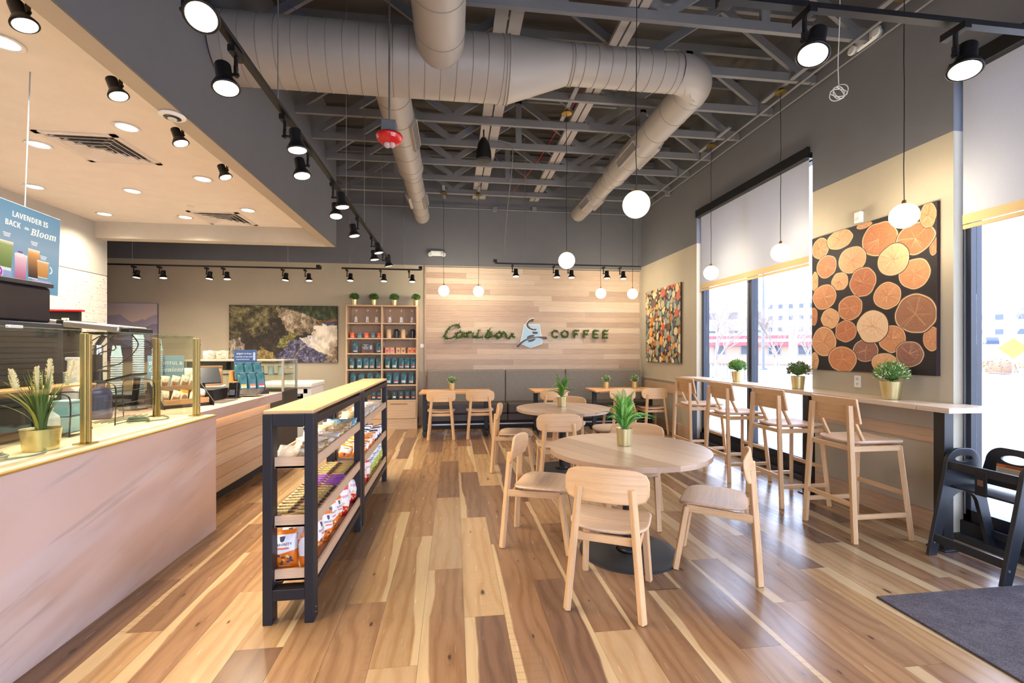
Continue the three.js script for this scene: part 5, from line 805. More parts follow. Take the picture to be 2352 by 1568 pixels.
// ---------- coffee machine and things behind the glass ----------
{
  const t = thing('coffee_machine', 'tall black coffee machine with louvred side panel and dark hopper', 'coffee machine', -2.98, CT, -3.18), m = plain(0x33343c, .4);
  mesh('body', RB(.56, .7, .74, .012, 0, .37, 0), m, t); for (let i = 0; i < 15; i++) mesh('louvre', RB(.016, .009, .56, .003, .284, .18 + i * .034, -.03).rotateZ(0), plain(0x0b0b0d, .35), t);
  for (const x of [-.22, .22]) for (const z of [-.3, .3]) mesh('foot', CY(.02, .02, .03, x, .012, z, 12), MT.chrome, t);
  mesh('hopper', RB(.5, .24, .62, .02, 0, .84, 0), plain(0x25242b, .12), t); mesh('hopper_lid', RB(.52, .03, .64, .008, 0, .975, 0), m, t); mesh('chrome_strip', RB(.008, .2, .012, .003, .253, .85, .2), MT.chrome, t); mesh('side_shelf', RB(.2, .012, .8, .003, .38, .3, .02), MT.oakD, t);
  const p = thing('hanging_poster', 'blue hanging poster reading Lavender is back in Bloom', 'poster', -2.95, 2.2, -3.57);
  const pt = cv(560, 620, (g) => {
    const gr = g.createLinearGradient(0, 0, 0, 620); gr.addColorStop(0, '#4f7ea3'); gr.addColorStop(.45, '#7e9cb8'); gr.addColorStop(1, '#5a97bd'); g.fillStyle = gr; g.fillRect(0, 0, 560, 620); g.fillStyle = '#f0eeea'; g.textAlign = 'center'; g.font = 'bold 56px sans-serif'; g.save(); g.translate(300, 100); g.scale(.86, 1); g.fillText('LAVENDER IS', 0, 0); g.restore(); g.save(); g.translate(160, 172); g.scale(.84, 1); g.fillText('BACK', 0, 0); g.restore(); g.font = 'bold 26px sans-serif'; g.fillText('-IN-', 270, 168); g.save(); g.font = 'italic bold 70px serif'; g.translate(412, 190); g.rotate(-.04); g.fillText('Bloom', 0, 0); g.restore();
    const cup = (x, y, w, h, c1, c2, base) => { const q = g.createLinearGradient(x, y, x, y + h); q.addColorStop(0, '#efe6da'); q.addColorStop(.15, c1); q.addColorStop(1, c2); g.fillStyle = q; g.beginPath(); g.moveTo(x, y); g.lineTo(x + w, y); g.lineTo(x + w * .9, y + h); g.lineTo(x + w * .1, y + h); g.fill(); g.fillStyle = 'rgba(240,240,245,.8)'; g.fillRect(x + w * .1, y + h, w * .8, base); };
    g.fillStyle = '#8fa3cf'; g.fillRect(100, 500, 70, 44); g.fillRect(330, 520, 160, 44); g.fillStyle = '#c3b0d8'; g.fillRect(350, 530, 120, 30);
    cup(66, 290, 105, 190, '#93a56a', '#5f7a3e', 22); cup(286, 300, 100, 215, '#d59b5a', '#2f1d1c', 8); cup(182, 360, 102, 200, '#d9bccb', '#a5567f', 16); g.fillStyle = '#c2986a'; cup(364, 370, 105, 126, '#caa06a', '#b07a34', 6); g.strokeStyle = '#f2efe9'; g.lineWidth = 9; g.beginPath(); g.arc(472, 430, 26, -1.4, 1.4); g.stroke();
    g.fillStyle = '#a43fb0'; g.beginPath(); g.arc(52, 520, 48, 0, 7); g.fill(); g.strokeStyle = '#f3edf2'; g.lineWidth = 5; g.stroke(); g.fillStyle = '#f6eef6'; g.font = 'bold 18px sans-serif'; g.fillText('MADE', 52, 500); g.font = 'italic bold 24px serif'; g.fillText('April', 52, 524); g.font = '13px sans-serif'; g.fillText('LAVENDER', 52, 546); g.fillStyle = '#7d3fa0'; g.beginPath(); g.ellipse(226, 348, 22, 9, 0, 0, 7); g.fill(); g.fillStyle = '#d9dee6'; for (const [x, y] of [[118, 240], [226, 364], [336, 250], [418, 340]]) for (let i = 0; i < 3; i++) g.fillRect(x - 30 + i * 4, y + i * 11 - 10, 60 - i * 8, 6);
    g.fillStyle = '#4c2f7a'; g.beginPath(); g.ellipse(190, 568, 34, 10, 0, 0, 7); g.fill(); g.fillStyle = '#b8763a'; g.fillRect(330, 566, 150, 9); });
  mesh('panel', RB(.012, .58, .52, .002, 0, 0, 0), MT.whitePl, p); mesh('print', new THREE.PlaneGeometry(.515, .575).rotateY(PI / 2).translate(.0065, 0, 0), S({ map: pt, roughness: .5 }), p); mesh('hanging_rod', rod(V(0, .29, .02), V(0, 1.25, .02), .004, 8), plain(0x9aa6b0, .4), p); p.rotation.x = -.04;
  const bd = thing('ticket_board', 'black board with red top edge and a small number, behind the coffee machine', 'board', -3.95, 0, -5.2); mesh('board', RB(.3, .5, .03, .005, 0, 1.64, 0), MT.black, bd); mesh('red_strip', RB(.34, .02, .05, .004, .01, 1.9, .01), MT.red, bd); mesh('number_tag', new THREE.PlaneGeometry(.07, .05).translate(.02, 1.8, .0155), S({ map: cv(64, 48, (g) => { g.fillStyle = '#e8e6e2'; g.fillRect(0, 0, 64, 48); g.fillStyle = '#222'; g.font = 'bold 34px sans-serif'; g.fillText('4', 30, 38); }), roughness: .5 }), bd); mesh('stand', RB(.06, 1.42, .04, .004, 0, .71, 0), MT.black, bd);
  // screen arm
  const a = thing('order_screen', 'silver order screen seen edge-on, on a black pole with cables', 'screen', -3.05, CT, -4.35); mesh('base', CY(.11, .11, .012, 0, .006, 0, 28), MT.chrome, a); mesh('pole', CY(.035, .035, .52, 0, .27, 0, 20), MT.black, a); mesh('collar', CY(.04, .04, .08, 0, .54, 0, 20), MT.chrome, a); mesh('neck', rod(V(0, .58, 0), V(.05, .66, 0), .02, 12), MT.black, a);
  mesh('screen_body', RB(.55, .05, .36, .014, 0, 0, 0).rotateZ(-.1).translate(.03, .74, .03), MT.silver, a); mesh('band', RB(.05, .056, .365, .004, -.13, .756, .03), MT.black, a); mesh('screen_cover', RB(.12, .05, .3, .01, .31, .7, .03), MT.black, a); mesh('mount_plate', RB(.18, .02, .16, .004, .05, .68, .03), MT.black, a);
  for (const pts of [[[.28, .68, .02], [.34, .58, .03], [.2, .42, .04], [.06, .38, .05], [.05, .2, .05], [.14, .08, .1], [.2, .01, .15]], [[-.1, .7, .1], [0, .6, .12], [.12, .66, .1], [.2, .55, .08], [.05, .5, .06], [.03, .2, .06], [.05, .01, .3]], [[.2, .66, .1], [.1, .56, .1], [-.2, .5, .2], [-.45, .45, .45], [-.5, .5, .7]]]) mesh('cable', tube(pts, .005, 40, 6), MT.cord, a);
  const pos = thing('card_terminal', 'dark payment screen tilted on the pole stand side', 'terminal', -2.86, CT, -4.5); mesh('screen', RB(.26, .02, .2, .006, 0, .3, 0).rotateZ(.25), plain(0x1c1822, .2), pos); mesh('stand', bar(V(0, 0, 0), V(.03, .29, 0), .05, .03, .004), MT.black, pos); mesh('base', RB(.16, .012, .14, .004, 0, .006, 0), MT.black, pos);
  // cups
  const cupG = LA([[.028, 0], [.03, .002], [.042, .105]], 22), rimG = new THREE.TorusGeometry(.0425, .0042, 6, 24).rotateX(PI / 2).translate(0, .106, 0), cupM = ds(plain(0xb2d2de, .5));
  const cup = thing('paper_cup', '', 'paper cup', 0, -5, 0, 0, 'stacked paper cups'); mesh('cup_wall', cupG, cupM, cup); mesh('rim', rimG, MT.whitePl, cup);
  const wc = []; let first = true;
  [[-3.04, 4.85, 25, .022], [-3.2, 4.8, 17, .022], [-2.93, 4.95, 20, .022]].forEach(([x, d, n, st], s) => { for (let i = 0; i < n; i++) { const l = `pale blue paper cup in the ${['tallest', 'shortest', 'middle'][s]} upside-down stack behind the glass, ${ORD[i]} from the bottom`; let o = cup; if (first) { cup.userData.label = l; first = false; } else o = dup(cup, l, 0, 0, 0); o.position.set(x, CT + .107 + .12 + i * st, -d); o.rotation.x = PI; } });
  const ch = thing('cup_caddy', 'black caddy box under the paper cup stacks', 'caddy', -3.05, CT, -4.86); mesh('box', RB(.42, .115, .3, .006, 0, .0595, 0), MT.black, ch); mesh('label_strip', B(.3, .03, .002, 0, .06, .151), plain(0x6a6a70, .4), ch);
  // wire racks
  const wire = (label, x, d, w, dep, h) => { const o = thing('wire_rack', label, 'wire rack', x, CT, -d); const fr = []; for (const z of [-dep / 2, dep / 2]) { fr.push(tube([[-w / 2, 0, z], [-w / 2, h - .02, z], [-w / 2 + .02, h, z], [w / 2 - .02, h, z], [w / 2, h - .02, z], [w / 2, 0, z]], .004, 40, 6)); } mesh('end_hoops', M(fr), MT.black, o); for (const y of [.01, h * .5, h * .8]) for (const x2 of [-w / 2, w / 2]) mesh('side_wire', rod(V(x2, y, -dep / 2), V(x2, y, dep / 2), .003, 6), MT.black, o); for (let i = 1; i < 5; i++) mesh('shelf_wire', rod(V(-w / 2 + i * w / 5, .02, -dep / 2), V(-w / 2 + i * w / 5, .02, dep / 2), .003, 6), MT.black, o); };
  wire('black wire rack beside the grass plant', -2.45, 3.2, .2, .14, .26); wire('black wire rack beside the order screen pole', -2.5, 3.78, .22, .42, .3);
  for (const [x, d, w, i] of [[-2.42, 3.17, .12, 0], [-2.42, 3.21, .12, 1]]) { const o = thing('cup_sleeve_box', `pale blue carton in the wire rack beside the grass plant, ${i ? 'upper' : 'lower'} one`, 'carton', x, CT + .026 + i * .1, -3.2); mesh('carton', RB(w, .095, .12, .003, 0, .048, 0), plain(0x86b4c4, .5), o); mesh('tape', B(.03, .001, .12, 0, .0958, 0), plain(0xcfe0e6, .4), o); }
  const bottle = (label, x, y, d, c, cc, s) => { const o = thing('pump_bottle', label, 'bottle', x, y, -d); o.scale.setScalar(s); mesh('bottle', LA([[0, 0], [.045, 0], [.05, .008], [.05, .12], [.045, .14], [.02, .165], [.02, .18]], 24), plain(c, .25), o); mesh('pump', M(CY(.022, .022, .02, 0, .19, 0, 16), CY(.006, .006, .06, 0, .22, 0, 10), RB(.05, .012, .018, .004, .015, .25, 0)), plain(cc, .35), o); };
  bottle('dark blue syrup bottle with pump behind the brass post', -2.75, CT, 3.95, 0x3f4368, 0x33343c, 1.5); bottle('white pump bottle behind the grass plant flowers', -2.72, CT, 3.62, 0xd9dde2, 0xf0f0f0, 1.9); bottle('clear sanitizer pump bottle beside the grass plant', -2.38, CT, 3.02, 0xb8c4c8, 0xe8e8e8, 1.05);
  for (const [x, d, r, l] of [[-2.25, 2.5, .09, 'coiled grey cable on the counter beside the grass plant'], [-2.33, 3.72, .07, 'coiled green-grey cable on the counter below the order screen']]) { const o = thing('cable_coil', l, 'cable', x, CT, -d); for (let k = 0; k < 4; k++) mesh('loop', new THREE.TorusGeometry(r - k * .006, .005, 6, 36).rotateX(PI / 2 + rr(-.06, .06)).scale(1, 1, .75).translate(rr(-.01, .01), .014 + k * .008, rr(-.01, .01)), plain(d < 3 ? 0x9a988c : 0x5d6f62, .5), o); mesh('tail', tube([[r * .8, .008, 0], [r + .06, .008, -.08], [r + .02, .008, -.2], [r - .08, .008, -.3]], .005, 24, 6), plain(0x6a7a6c, .5), o); }
  const mach2 = thing('espresso_base', 'low dark machine with chrome steam wand beside the coffee machine', 'espresso machine', -2.62, CT, -2.42); mesh('body', RB(.34, .26, .55, .02, 0, .2, 0), plain(0x1b1b20, .3), mach2); mesh('panel', RB(.006, .1, .5, .003, .17, .26, 0), plain(0x55505a, .3), mach2); mesh('drip_tray', RB(.4, .03, .5, .006, .03, .03, 0), MT.chrome, mach2); mesh('steam_wand', tube([[.16, .3, -.2], [.2, .26, -.21], [.2, .12, -.22], [.21, .06, -.22]], .008, 20, 8), MT.chrome, mach2);
}
// ---------- pastries and register ----------
{
  const t = thing('pastry_riser', 'two-tier dark riser with oak fronts holding wrapped pastries', 'display riser', -2.6, CT, -4.72); mesh('step', RB(.4, .03, .3, .004, 0, .015, .0), MT.black, t); mesh('step', RB(.4, .16, .12, .004, 0, .08, -.14), plain(0x2c2622, .5), t); mesh('oak_front', RB(.38, .05, .012, .002, 0, .17, -.075), MT.oakD, t); mesh('oak_front', RB(.38, .05, .012, .002, 0, .055, .145), MT.oakD, t);
  for (const s of [-1, 1]) mesh('side_cheek', ext([[-.15, 0], [.2, 0], [.2, .04], [-.1, .24], [-.15, .24]].map(([a, b]) => [-a, b]), .008).rotateY(PI / 2).translate(s * .205, 0, 0).rotateY(0), MT.black, t); t.rotation.y = .9;
  const pg = bagGeo(.07, .13, .045, true, .012), pm = S({ roughness: .3, map: cv(96, 160, (g) => { g.fillStyle = '#e3d8cb'; g.fillRect(0, 0, 96, 160); g.fillStyle = '#b87a42'; g.beginPath(); g.ellipse(48, 95, 34, 48, 0, 0, 7); g.fill(); g.fillStyle = '#f2ece4'; g.fillRect(22, 52, 50, 32); g.fillStyle = '#887'; g.fillRect(30, 60, 30, 4); g.fillRect(30, 70, 24, 4); }) }), po = S({ roughness: .3, map: cv(96, 160, (g) => { g.fillStyle = '#ece4da'; g.fillRect(0, 0, 96, 160); g.fillStyle = '#e8962c'; g.fillRect(0, 0, 96, 44); g.fillStyle = '#a86a38'; g.beginPath(); g.ellipse(48, 105, 32, 42, 0, 0, 7); g.fill(); }) });
  for (let i = 0; i < 10; i++) { const up = i < 5, k = i % 5, o = mesh('wrapped_pastry', pg, i === 7 || i === 8 ? po : pm); const lx = -.15 + k * .075, lz = up ? -.13 : .06, c = Math.cos(.9), s = Math.sin(.9); o.position.set(-2.6 + lx * c + lz * s, CT + (up ? .165 : .035), -4.72 - lx * s + lz * c); o.rotation.set(-.4, .9 + rr(-.3, .3), rr(-.2, .2)); tag(o, `${i === 7 || i === 8 ? 'orange topped' : 'clear wrapped'} pastry on the ${up ? 'upper' : 'lower'} step of the riser, ${ORD[k]} along`, 'pastry', 'wrapped pastries'); }
  const bc = thing('blue_menu_card', 'pale blue card reading Delightful and Convenient beside the cups', 'card', -2.88, CT, -5.0); mesh('card', RB(.34, .36, .006, .001, 0, .3, 0), plain(0x8fb2cc, .5), bc); mesh('print', new THREE.PlaneGeometry(.336, .356).translate(0, .3, .0036), S({ roughness: .5, map: cv(340, 360, (g) => { g.fillStyle = '#86abc8'; g.fillRect(0, 0, 340, 360); g.fillStyle = '#eef2f6'; g.textAlign = 'center'; g.font = 'bold 46px sans-serif'; g.fillText('DELIGHTFUL &', 170, 90); g.font = 'italic bold 56px serif'; g.fillText('Convenient', 170, 160); g.fillStyle = '#b9cbe0'; g.fillRect(60, 220, 220, 90); }) }), bc); mesh('prop', RB(.2, .13, .05, .004, 0, .065, -.03), MT.black, bc);
  const reg = thing('cash_register', 'black point-of-sale box with tilted tablet screen', 'register', -2.68, CT, -5.3); mesh('drawer', RB(.36, .12, .3, .006, 0, .06, 0), MT.black, reg); mesh('tablet', RB(.34, .016, .24, .006, 0, 0, 0).rotateX(.75).rotateY(.6).translate(-.02, .26, 0), plain(0x2a3038, .2), reg); mesh('tablet_arm', rod(V(0, .12, 0), V(-.02, .25, 0), .02, 10), MT.black, reg);
  const pr = thing('card_reader', 'small black card reader with a keypad on the order counter', 'card reader', -2.43, CT, -5.42); mesh('body', RB(.09, .17, .08, .01, 0, .09, 0).rotateX(-.15), MT.blackGloss, pr); mesh('keypad', RB(.06, .06, .004, .002, 0, .06, .05).rotateX(-.15), plain(0x4a4f5a, .4), pr); mesh('base', RB(.1, .016, .12, .004, 0, .008, 0), MT.black, pr);
  const tp = thing('tilted_tablet', 'dark tablet lying tilted on a stand at the counter edge', 'tablet', -2.36, CT, -5.65); mesh('screen', RB(.24, .012, .2, .005, 0, 0, 0).rotateX(.25).translate(0, .05, 0), plain(0x4a3f3a, .25), tp); mesh('frame', RB(.25, .006, .21, .003, 0, 0, 0).rotateX(.25).translate(0, .042, 0), MT.silver, tp); mesh('stand', RB(.12, .03, .1, .004, 0, .015, -.02), MT.black, tp);
  const kb = thing('paper_bag', 'crumpled kraft paper bag behind the card reader', 'paper bag', -2.78, CT + .131, -5.62, .4); mesh('bag', bagGeo(.26, .22, .12, false, .03), plain(0xb98c5e, .8), kb); mesh('bag_fold', RB(.25, .02, .02, .004, 0, .215, .01), plain(0xa67c50, .8), kb);
  const wb2 = thing('blue_box', 'white and teal carton under the kraft paper bag', 'carton', -2.78, CT, -5.62, .3); mesh('box', RB(.3, .13, .2, .006, 0, .065, 0), plain(0xe6ddd0, .5), wb2); mesh('side_print', B(.302, .09, .202, 0, .07, 0), plain(0x6f9db0, .5), wb2);
  const mat = thing('counter_mat', 'thin dark mat on the order counter by the pastry riser', 'mat', -2.42, CT, -5.1); mesh('sheet', RB(.2, .005, .34, .002, 0, .0027, 0), plain(0x4a3d34, .6), mat); mesh('border', RB(.21, .002, .35, .001, 0, .0012, 0), plain(0x2d2520, .6), mat);
  // stepped coffee display
  const st = thing('coffee_step_display', 'stepped wooden display stand for coffee bags on the order counter', 'display stand', -2.5, CT, -5.95); const wm = wood(0xcf8f4c, .4); const pr2 = [[-.13, 0], [.17, 0], [.17, .035], [.1, .05], [.06, .14], [-.02, .16], [-.06, .28], [-.13, .28]];
  for (const x of [-.17, .155]) mesh('side_board', grain(ext(pr2.map(([a, b]) => [-a, b]), .015).rotateY(-PI / 2).rotateY(PI).translate(x + .0, 0, 0).scale(1, 1, 1), 1), wm, st); mesh('step_board', grain(RB(.31, .012, .11, .002, -.0, .155, .03).rotateX(0), 0), wm, st); mesh('step_board', grain(RB(.31, .012, .11, .002, 0, .04, .12), 0), wm, st); mesh('front_lip', RB(.34, .05, .012, .003, 0, .025, .175), MT.black, st); mesh('back_board', grain(RB(.31, .26, .012, .002, 0, .15, -.12), 0), wm, st); st.rotation.y = .75;
  const ca = Math.cos(.75), sa = Math.sin(.75), B2 = bagGeo(.1, .22, .07, false);
  for (let i = 0; i < 6; i++) { const up = i < 3, lx = -.1 + (i % 3) * .1, lz = up ? .015 : .115, o = thing('coffee_bag', `teal coffee bag on the ${up ? 'upper' : 'lower'} step of the wooden display, ${ORD[i % 3]} along`, 'coffee bag', -2.5 + lx * ca + lz * sa, CT + (up ? .166 : .05), -5.95 - lx * sa + lz * ca, .75, 'display coffee bags'); const p = mesh('pouch', B2, coffeeMat[up ? 1 : [0, 2, 3][i % 3]], o); p.rotation.x = -.12; mesh('top_fold', RB(.095, .012, .016, .004, 0, .212, .012), coffeeMat[1], p); }
  const cd = thing('coffee_sign', 'blue card sign offering free coffee behind the display bags', 'sign', -2.56, CT + .29, -6.02, .75); mesh('card', RB(.26, .3, .006, .001, 0, .1, 0), plain(0x44608a, .5), cd); mesh('print', new THREE.PlaneGeometry(.256, .296).translate(0, .1, .0036), S({ roughness: .5, map: cv(256, 296, (g) => { g.fillStyle = '#44618c'; g.fillRect(0, 0, 256, 296); g.fillStyle = '#e4e8f0'; g.font = 'bold 27px sans-serif'; g.fillText('ENJOY A Free', 24, 56); g.font = 'bold 22px sans-serif'; g.fillText('COFFEE of the DAY', 12, 92); g.fillStyle = '#b9c8dc'; g.fillRect(20, 112, 150, 9); g.fillStyle = '#c8d6ea'; g.fillRect(212, 30, 26, 100); g.fillStyle = '#5b3a30'; g.fillRect(0, 200, 256, 96); }) }), cd);
}
// ---------- bakery case, tubs, open cooler ----------
{
  const c = thing('bakery_case', 'glass bakery case with grey frame behind the order counter', 'display case', -3.1, 0, -7.2), fm = plain(0xb7b2a4, .4, .4); mesh('base', RB(1.35, .9, .6, .01, 0, .45, 0), plain(0x3a3632, .5), c); for (const x of [-.66, .66]) for (const z of [-.28, .28]) mesh('corner_post', RB(.03, .44, .03, .004, x, 1.12, z), x < 0 ? MT.black : fm, c);
  mesh('top_panel', RB(1.36, .02, .6, .004, 0, 1.345, 0), fm, c); mesh('inner_shelf', RB(1.28, .012, .5, .003, 0, 1.13, 0), fm, c); mesh('glass_front', B(1.28, .43, .006, 0, 1.12, .285), MT.glass, c); mesh('glass_side', B(.006, .43, .53, .655, 1.12, 0), MT.glass, c); mesh('dark_hood', RB(.6, .12, .5, .01, -.33, 1.27, .02), MT.blackGloss, c); mesh('hood_leg', RB(.05, .3, .05, .004, -.28, 1.06, .2), MT.black, c);
  for (let i = 0; i < 6; i++) { const o = thing('shelf_jar', `pale lidded jar on the ${i < 4 ? 'upper' : 'lower'} shelf of the bakery case, ${ORD[i < 4 ? i : i - 4]} along`, 'jar', -2.95 + (i % 4) * .14, i < 4 ? 1.136 : .9, -7.1, 0, 'bakery case jars'); mesh('jar', LA([[0, 0], [.04, 0], [.042, .004], [.042, .1], [.036, .11]], 20), plain(0xdde4e2, .3), o); mesh('lid', CY(.04, .04, .014, 0, .117, 0, 20), plain([0xd8d8d8, 0xc9a26a][i % 2], .4), o); }
  [-3.52, -3.34].forEach((x, i) => { const o = thing('plastic_tub', `clear plastic tub of white packets on the bakery case, ${i ? 'nearer the waterfall picture' : 'nearer the glass guard'}`, 'tub', x, 1.355, -7.1, 0, 'plastic tubs'); mesh('tub', LA([[0, 0], [.068, 0], [.072, .01], [.085, .125], [.09, .13]], 28), clear, o); const p = []; for (let k = 0; k < 26; k++) p.push(RB(.05, .012, .04, .003).rotateX(R() * 3).rotateY(R() * 3).translate(rr(-.04, .04), rr(.03, .12), rr(-.04, .04))); mesh('packets', M(p), plain(i ? 0xe6d3b4 : 0xf0eee8, .5), o).userData.kind = 'stuff'; });
  const f = thing('open_cooler', 'white open-front drinks cooler by the back wall', 'cooler', -2.83, 0, -8.4), wm = plain(0xe4dfd8, .35); mesh('side_wall', RB(.06, .86, .75, .02, .42, .43, 0), wm, f); mesh('side_wall', RB(.06, .86, .75, .02, -.42, .43, 0), wm, f); mesh('top_cap', RB(.94, .09, .8, .03, 0, .9, 0), wm, f); mesh('front_surround', M(RB(.1, .7, .03, .008, .37, .5, .36), RB(.1, .7, .03, .008, -.37, .5, .36), RB(.8, .12, .03, .008, 0, .82, .36), RB(.8, .2, .03, .008, 0, .1, .36)), wm, f); mesh('interior', B(.78, .8, .02, 0, .45, -.3), plain(0x1c1a1c, .7), f);
  for (const y of [.2, .42, .62]) mesh('shelf', B(.78, .015, .5, 0, y, .05), plain(0x3a3838, .4), f); mesh('price_rail', RB(.7, .1, .02, .004, 0, .77, .33), plain(0x1a1a20, .4), f); for (const [x, tx] of [[.02, 0], [.22, 1]]) mesh('price_card', B(.1, .09, .004, x, .76, .345), plain(0x9db9d0, .4), f);
  let n = 0; const cols = [0x6a2f2a, 0xb98a3a, 0x8a9a3c, 0xd9c9a0, 0x8f2f3a, 0xcfd3e0, 0xe3e0ea, 0xa23a32];
  for (let r = 0; r < 3; r++) for (let i = 0; i < 11; i++) { const y = [.2075, .4275, .6275][r], x = -2.83 - .34 + i * .068; if (r === 2) { const o = thing('cooler_pack', `${i % 3 === 0 ? 'red' : i % 3 === 1 ? 'green' : 'white'} food pack on the top cooler shelf, ${ORD[i]} from the order counter`, 'food pack', x, y, -8.2, 0, 'cooler packs'); mesh('tray', RB(.06, .05, .12, .008, 0, .025, 0), clear, o); mesh('filling', RB(.05, .035, .1, .01, 0, .024, 0), plain([0xc23a30, 0x5fae3c, 0xe9e2d4][i % 3], .5), o); } else { const o = thing('drink_bottle', `small ${['brown', 'amber', 'olive', 'cream', 'maroon', 'pale grey', 'lilac', 'red'][(i * 3 + r) % 8]} drink bottle on the ${r ? 'middle' : 'lowest'} cooler shelf, ${ORD[i]} from the order counter`, 'bottle', x, y, -8.16, 0, 'cooler bottles'); mesh('bottle', LA([[0, 0], [.028, 0], [.03, .004], [.03, .1], [.012, .14], [.012, .15]], 18), plain(cols[(i * 3 + r) % 8], .2), o); mesh('cap', CY(.014, .014, .015, 0, .157, 0, 14), plain(i % 2 ? 0x4ea83a : 0xf0f0f0, .4), o); } }
}
// ---------- outside ----------
{
  const gy = -.18, conc = S({ color: 0xcfcac2, roughness: .95, map: tex(256, 256, (u, v) => { const k = .9 + .1 * fbm(u * 16, v * 16, 3, 16, 16); return [k, k, k]; }) });
  const grd = (n, l, c, m, x0, x1, y, d0, d1, th = .06) => { const o = mesh(n, plan(BX(x0, x1, y - th, y, d0, d1), .2), m); o.userData = { kind: 'structure', label: l, category: c }; };
  grd('sidewalk', 'pale concrete sidewalk outside the windows', 'sidewalk', conc, 4.16, 14, gy, -60, 90); grd('street', 'sunlit pale asphalt street beyond the sidewalk', 'street', S({ color: 0xb3b0ac, roughness: .95 }), 14, 47, gy - .02, -60, 90); grd('terrace', 'pale parking ground above the retaining wall', 'ground', conc, 48, 78, .55, -60, 90, .9); grd('upper_lot', 'bright parking lot on the rise', 'ground', conc, 78, 190, 2.3, -60, 120, 2.6); grd('front_ground', 'pavement in front of the entrance', 'pavement', conc, -30, 4.16, gy, -60, -2.02);
  grd('curb', 'long white curb along the street', 'curb', plain(0xdad6cf, .9), 13.7, 14, gy + .1, -60, 90, .2); grd('verge', 'dry verge below the retaining wall', 'verge', plain(0x9b9484, 1), 43, 47.5, gy + .06, -60, 90, .2);
  { const t = thing('retaining_wall', 'tan block retaining wall across the street', 'wall', 47.8, gy, 0); const bg = RB(.3, .2, .62, .03, 0, 0, 0, 1), ms = [0xb79a74, 0xa68a66, 0xc4a985].map((c) => plain(c, .9)); mesh('wall_core', BX(-.05, .4, 0, .72, -60, 90), ms[1], t); for (let r = 0; r < 3; r++) for (let i = 0; i < 70; i++) { const m = mesh('block', bg, ms[(i * 7 + r * 5) % 3], t); m.position.set(-.12, .12 + r * .22, -(8 + i * .66 + (r % 2) * .33)); } }
  // bare trees
  const bark = plain(0x8b8078, .9);
  function tree(label, x, d, y, H, seed, spread, lev) {
    const t = thing('bare_tree', label, 'tree', x, y, -d, 0, 'bare winter trees'), br = [], tr = []; sd = seed;
    const grow = (p, dir, len, r, k) => { const q = p.clone().addScaledVector(dir, len); (k === lev ? tr : br).push(between(new THREE.CylinderGeometry(r * .62, r, len, k > 2 ? 6 : 4), p, q)); if (!k) return; const n = k > 2 ? 4 : 3; for (let i = 0; i < n; i++) { const nd = dir.clone().add(V(rr(-spread, spread), rr(-.1, .45), rr(-spread, spread))).normalize(); grow(p.clone().lerp(q, i === 0 ? 1 : rr(.45, 1)), nd, len * rr(.55, .8), r * .55, k - 1); } };
    grow(V(0, 0, 0), V(0, 1, 0), H * .34, H * .018, lev); mesh('trunk', M(tr), bark, t); mesh('branches', M(br), bark, t).userData.kind = 'stuff';
  }
  tree('slim bare tree seen through the window behind the far stools', 12.6, 20.6, gy, 4.6, 11, .8, 6); tree('slim bare tree beside the street lamp post', 15.0, 19.6, gy, 4.6, 23, .8, 6); tree('thin bare tree in front of the red striped shop', 22.5, 26.5, gy, 4.5, 35, .75, 5); tree('broad bare tree on the rise behind the parked cars', 124, 86, 2.3, 13, 47, 1.15, 6); tree('second broad bare tree on the rise', 134, 84, 2.3, 12, 59, 1.15, 5);
  sd = 777;
  { const t = thing('street_lamp', 'tall dark street lamp post on a concrete footing', 'street lamp', 16.4, gy, -22.4); mesh('footing', CY(.28, .25, .6, 0, .3, 0, 18), conc, t); mesh('post', CY(.09, .06, 7.5, 0, 4.2, 0, 12), plain(0x5d6068, .5), t); mesh('arm', RB(.9, .12, .35, .03, -.4, 7.95, 0), plain(0x5d6068, .5), t); mesh('base_collar', RB(.3, .12, .3, .02, 0, .66, 0), plain(0x5d6068, .5), t); }
  { const t = thing('picket_fence', 'thin black metal fence across the street corner', 'fence', 13.2, gy, -22.5); for (let i = 0; i < 26; i++) mesh('picket', B(.02, .9, .02, -2.6 + i * .2, .5, 0), MT.black, t); for (const y of [.15, .85]) mesh('rail', B(5.2, .03, .03, 0, y, 0), MT.black, t); }
  const blob = (name, label, cat, x, d, y, w, h, c) => { const t = thing(name, label, cat, x, y, -d), lf = leafGeo(.14, .06), L = []; for (let i = 0; i < 260; i++) { const a = R() * 6.28, u = R(), q = Math.sqrt(1 - u * u); L.push(place(lf, V(q * Math.cos(a) * w * .9, u * h * .9, q * Math.sin(a) * w * .9), V(q * Math.cos(a), u + .3, q * Math.sin(a)), R() * 6, rr(.6, 1.3))); } mesh('twigs', M(L), ds(plain(c, .9)), t).userData.kind = 'stuff'; mesh('core', new THREE.SphereGeometry(1, 14, 8, 0, 7, 0, PI / 2).scale(w * .85, h * .85, w * .85), plain(c, 1), t); };
  blob('shrub', 'brown winter shrub across the street, first from the window frame', 'shrub', 38.4, 27.6, gy + .06, .9, 1, 0x7a5f4c); blob('shrub', 'brown winter shrub across the street, second from the window frame', 'shrub', 40.4, 25.9, gy + .06, .9, 1, 0x7a5f4c); blob('hedge', 'low green hedge outside behind the far stool', 'hedge', 11.6, 20.2, gy, 1.0, .38, 0x4d6a3c); blob('shrub', 'small brown shrub near the striped shop', 'shrub', 25, 29, gy, .6, .6, 0x7d6a58);
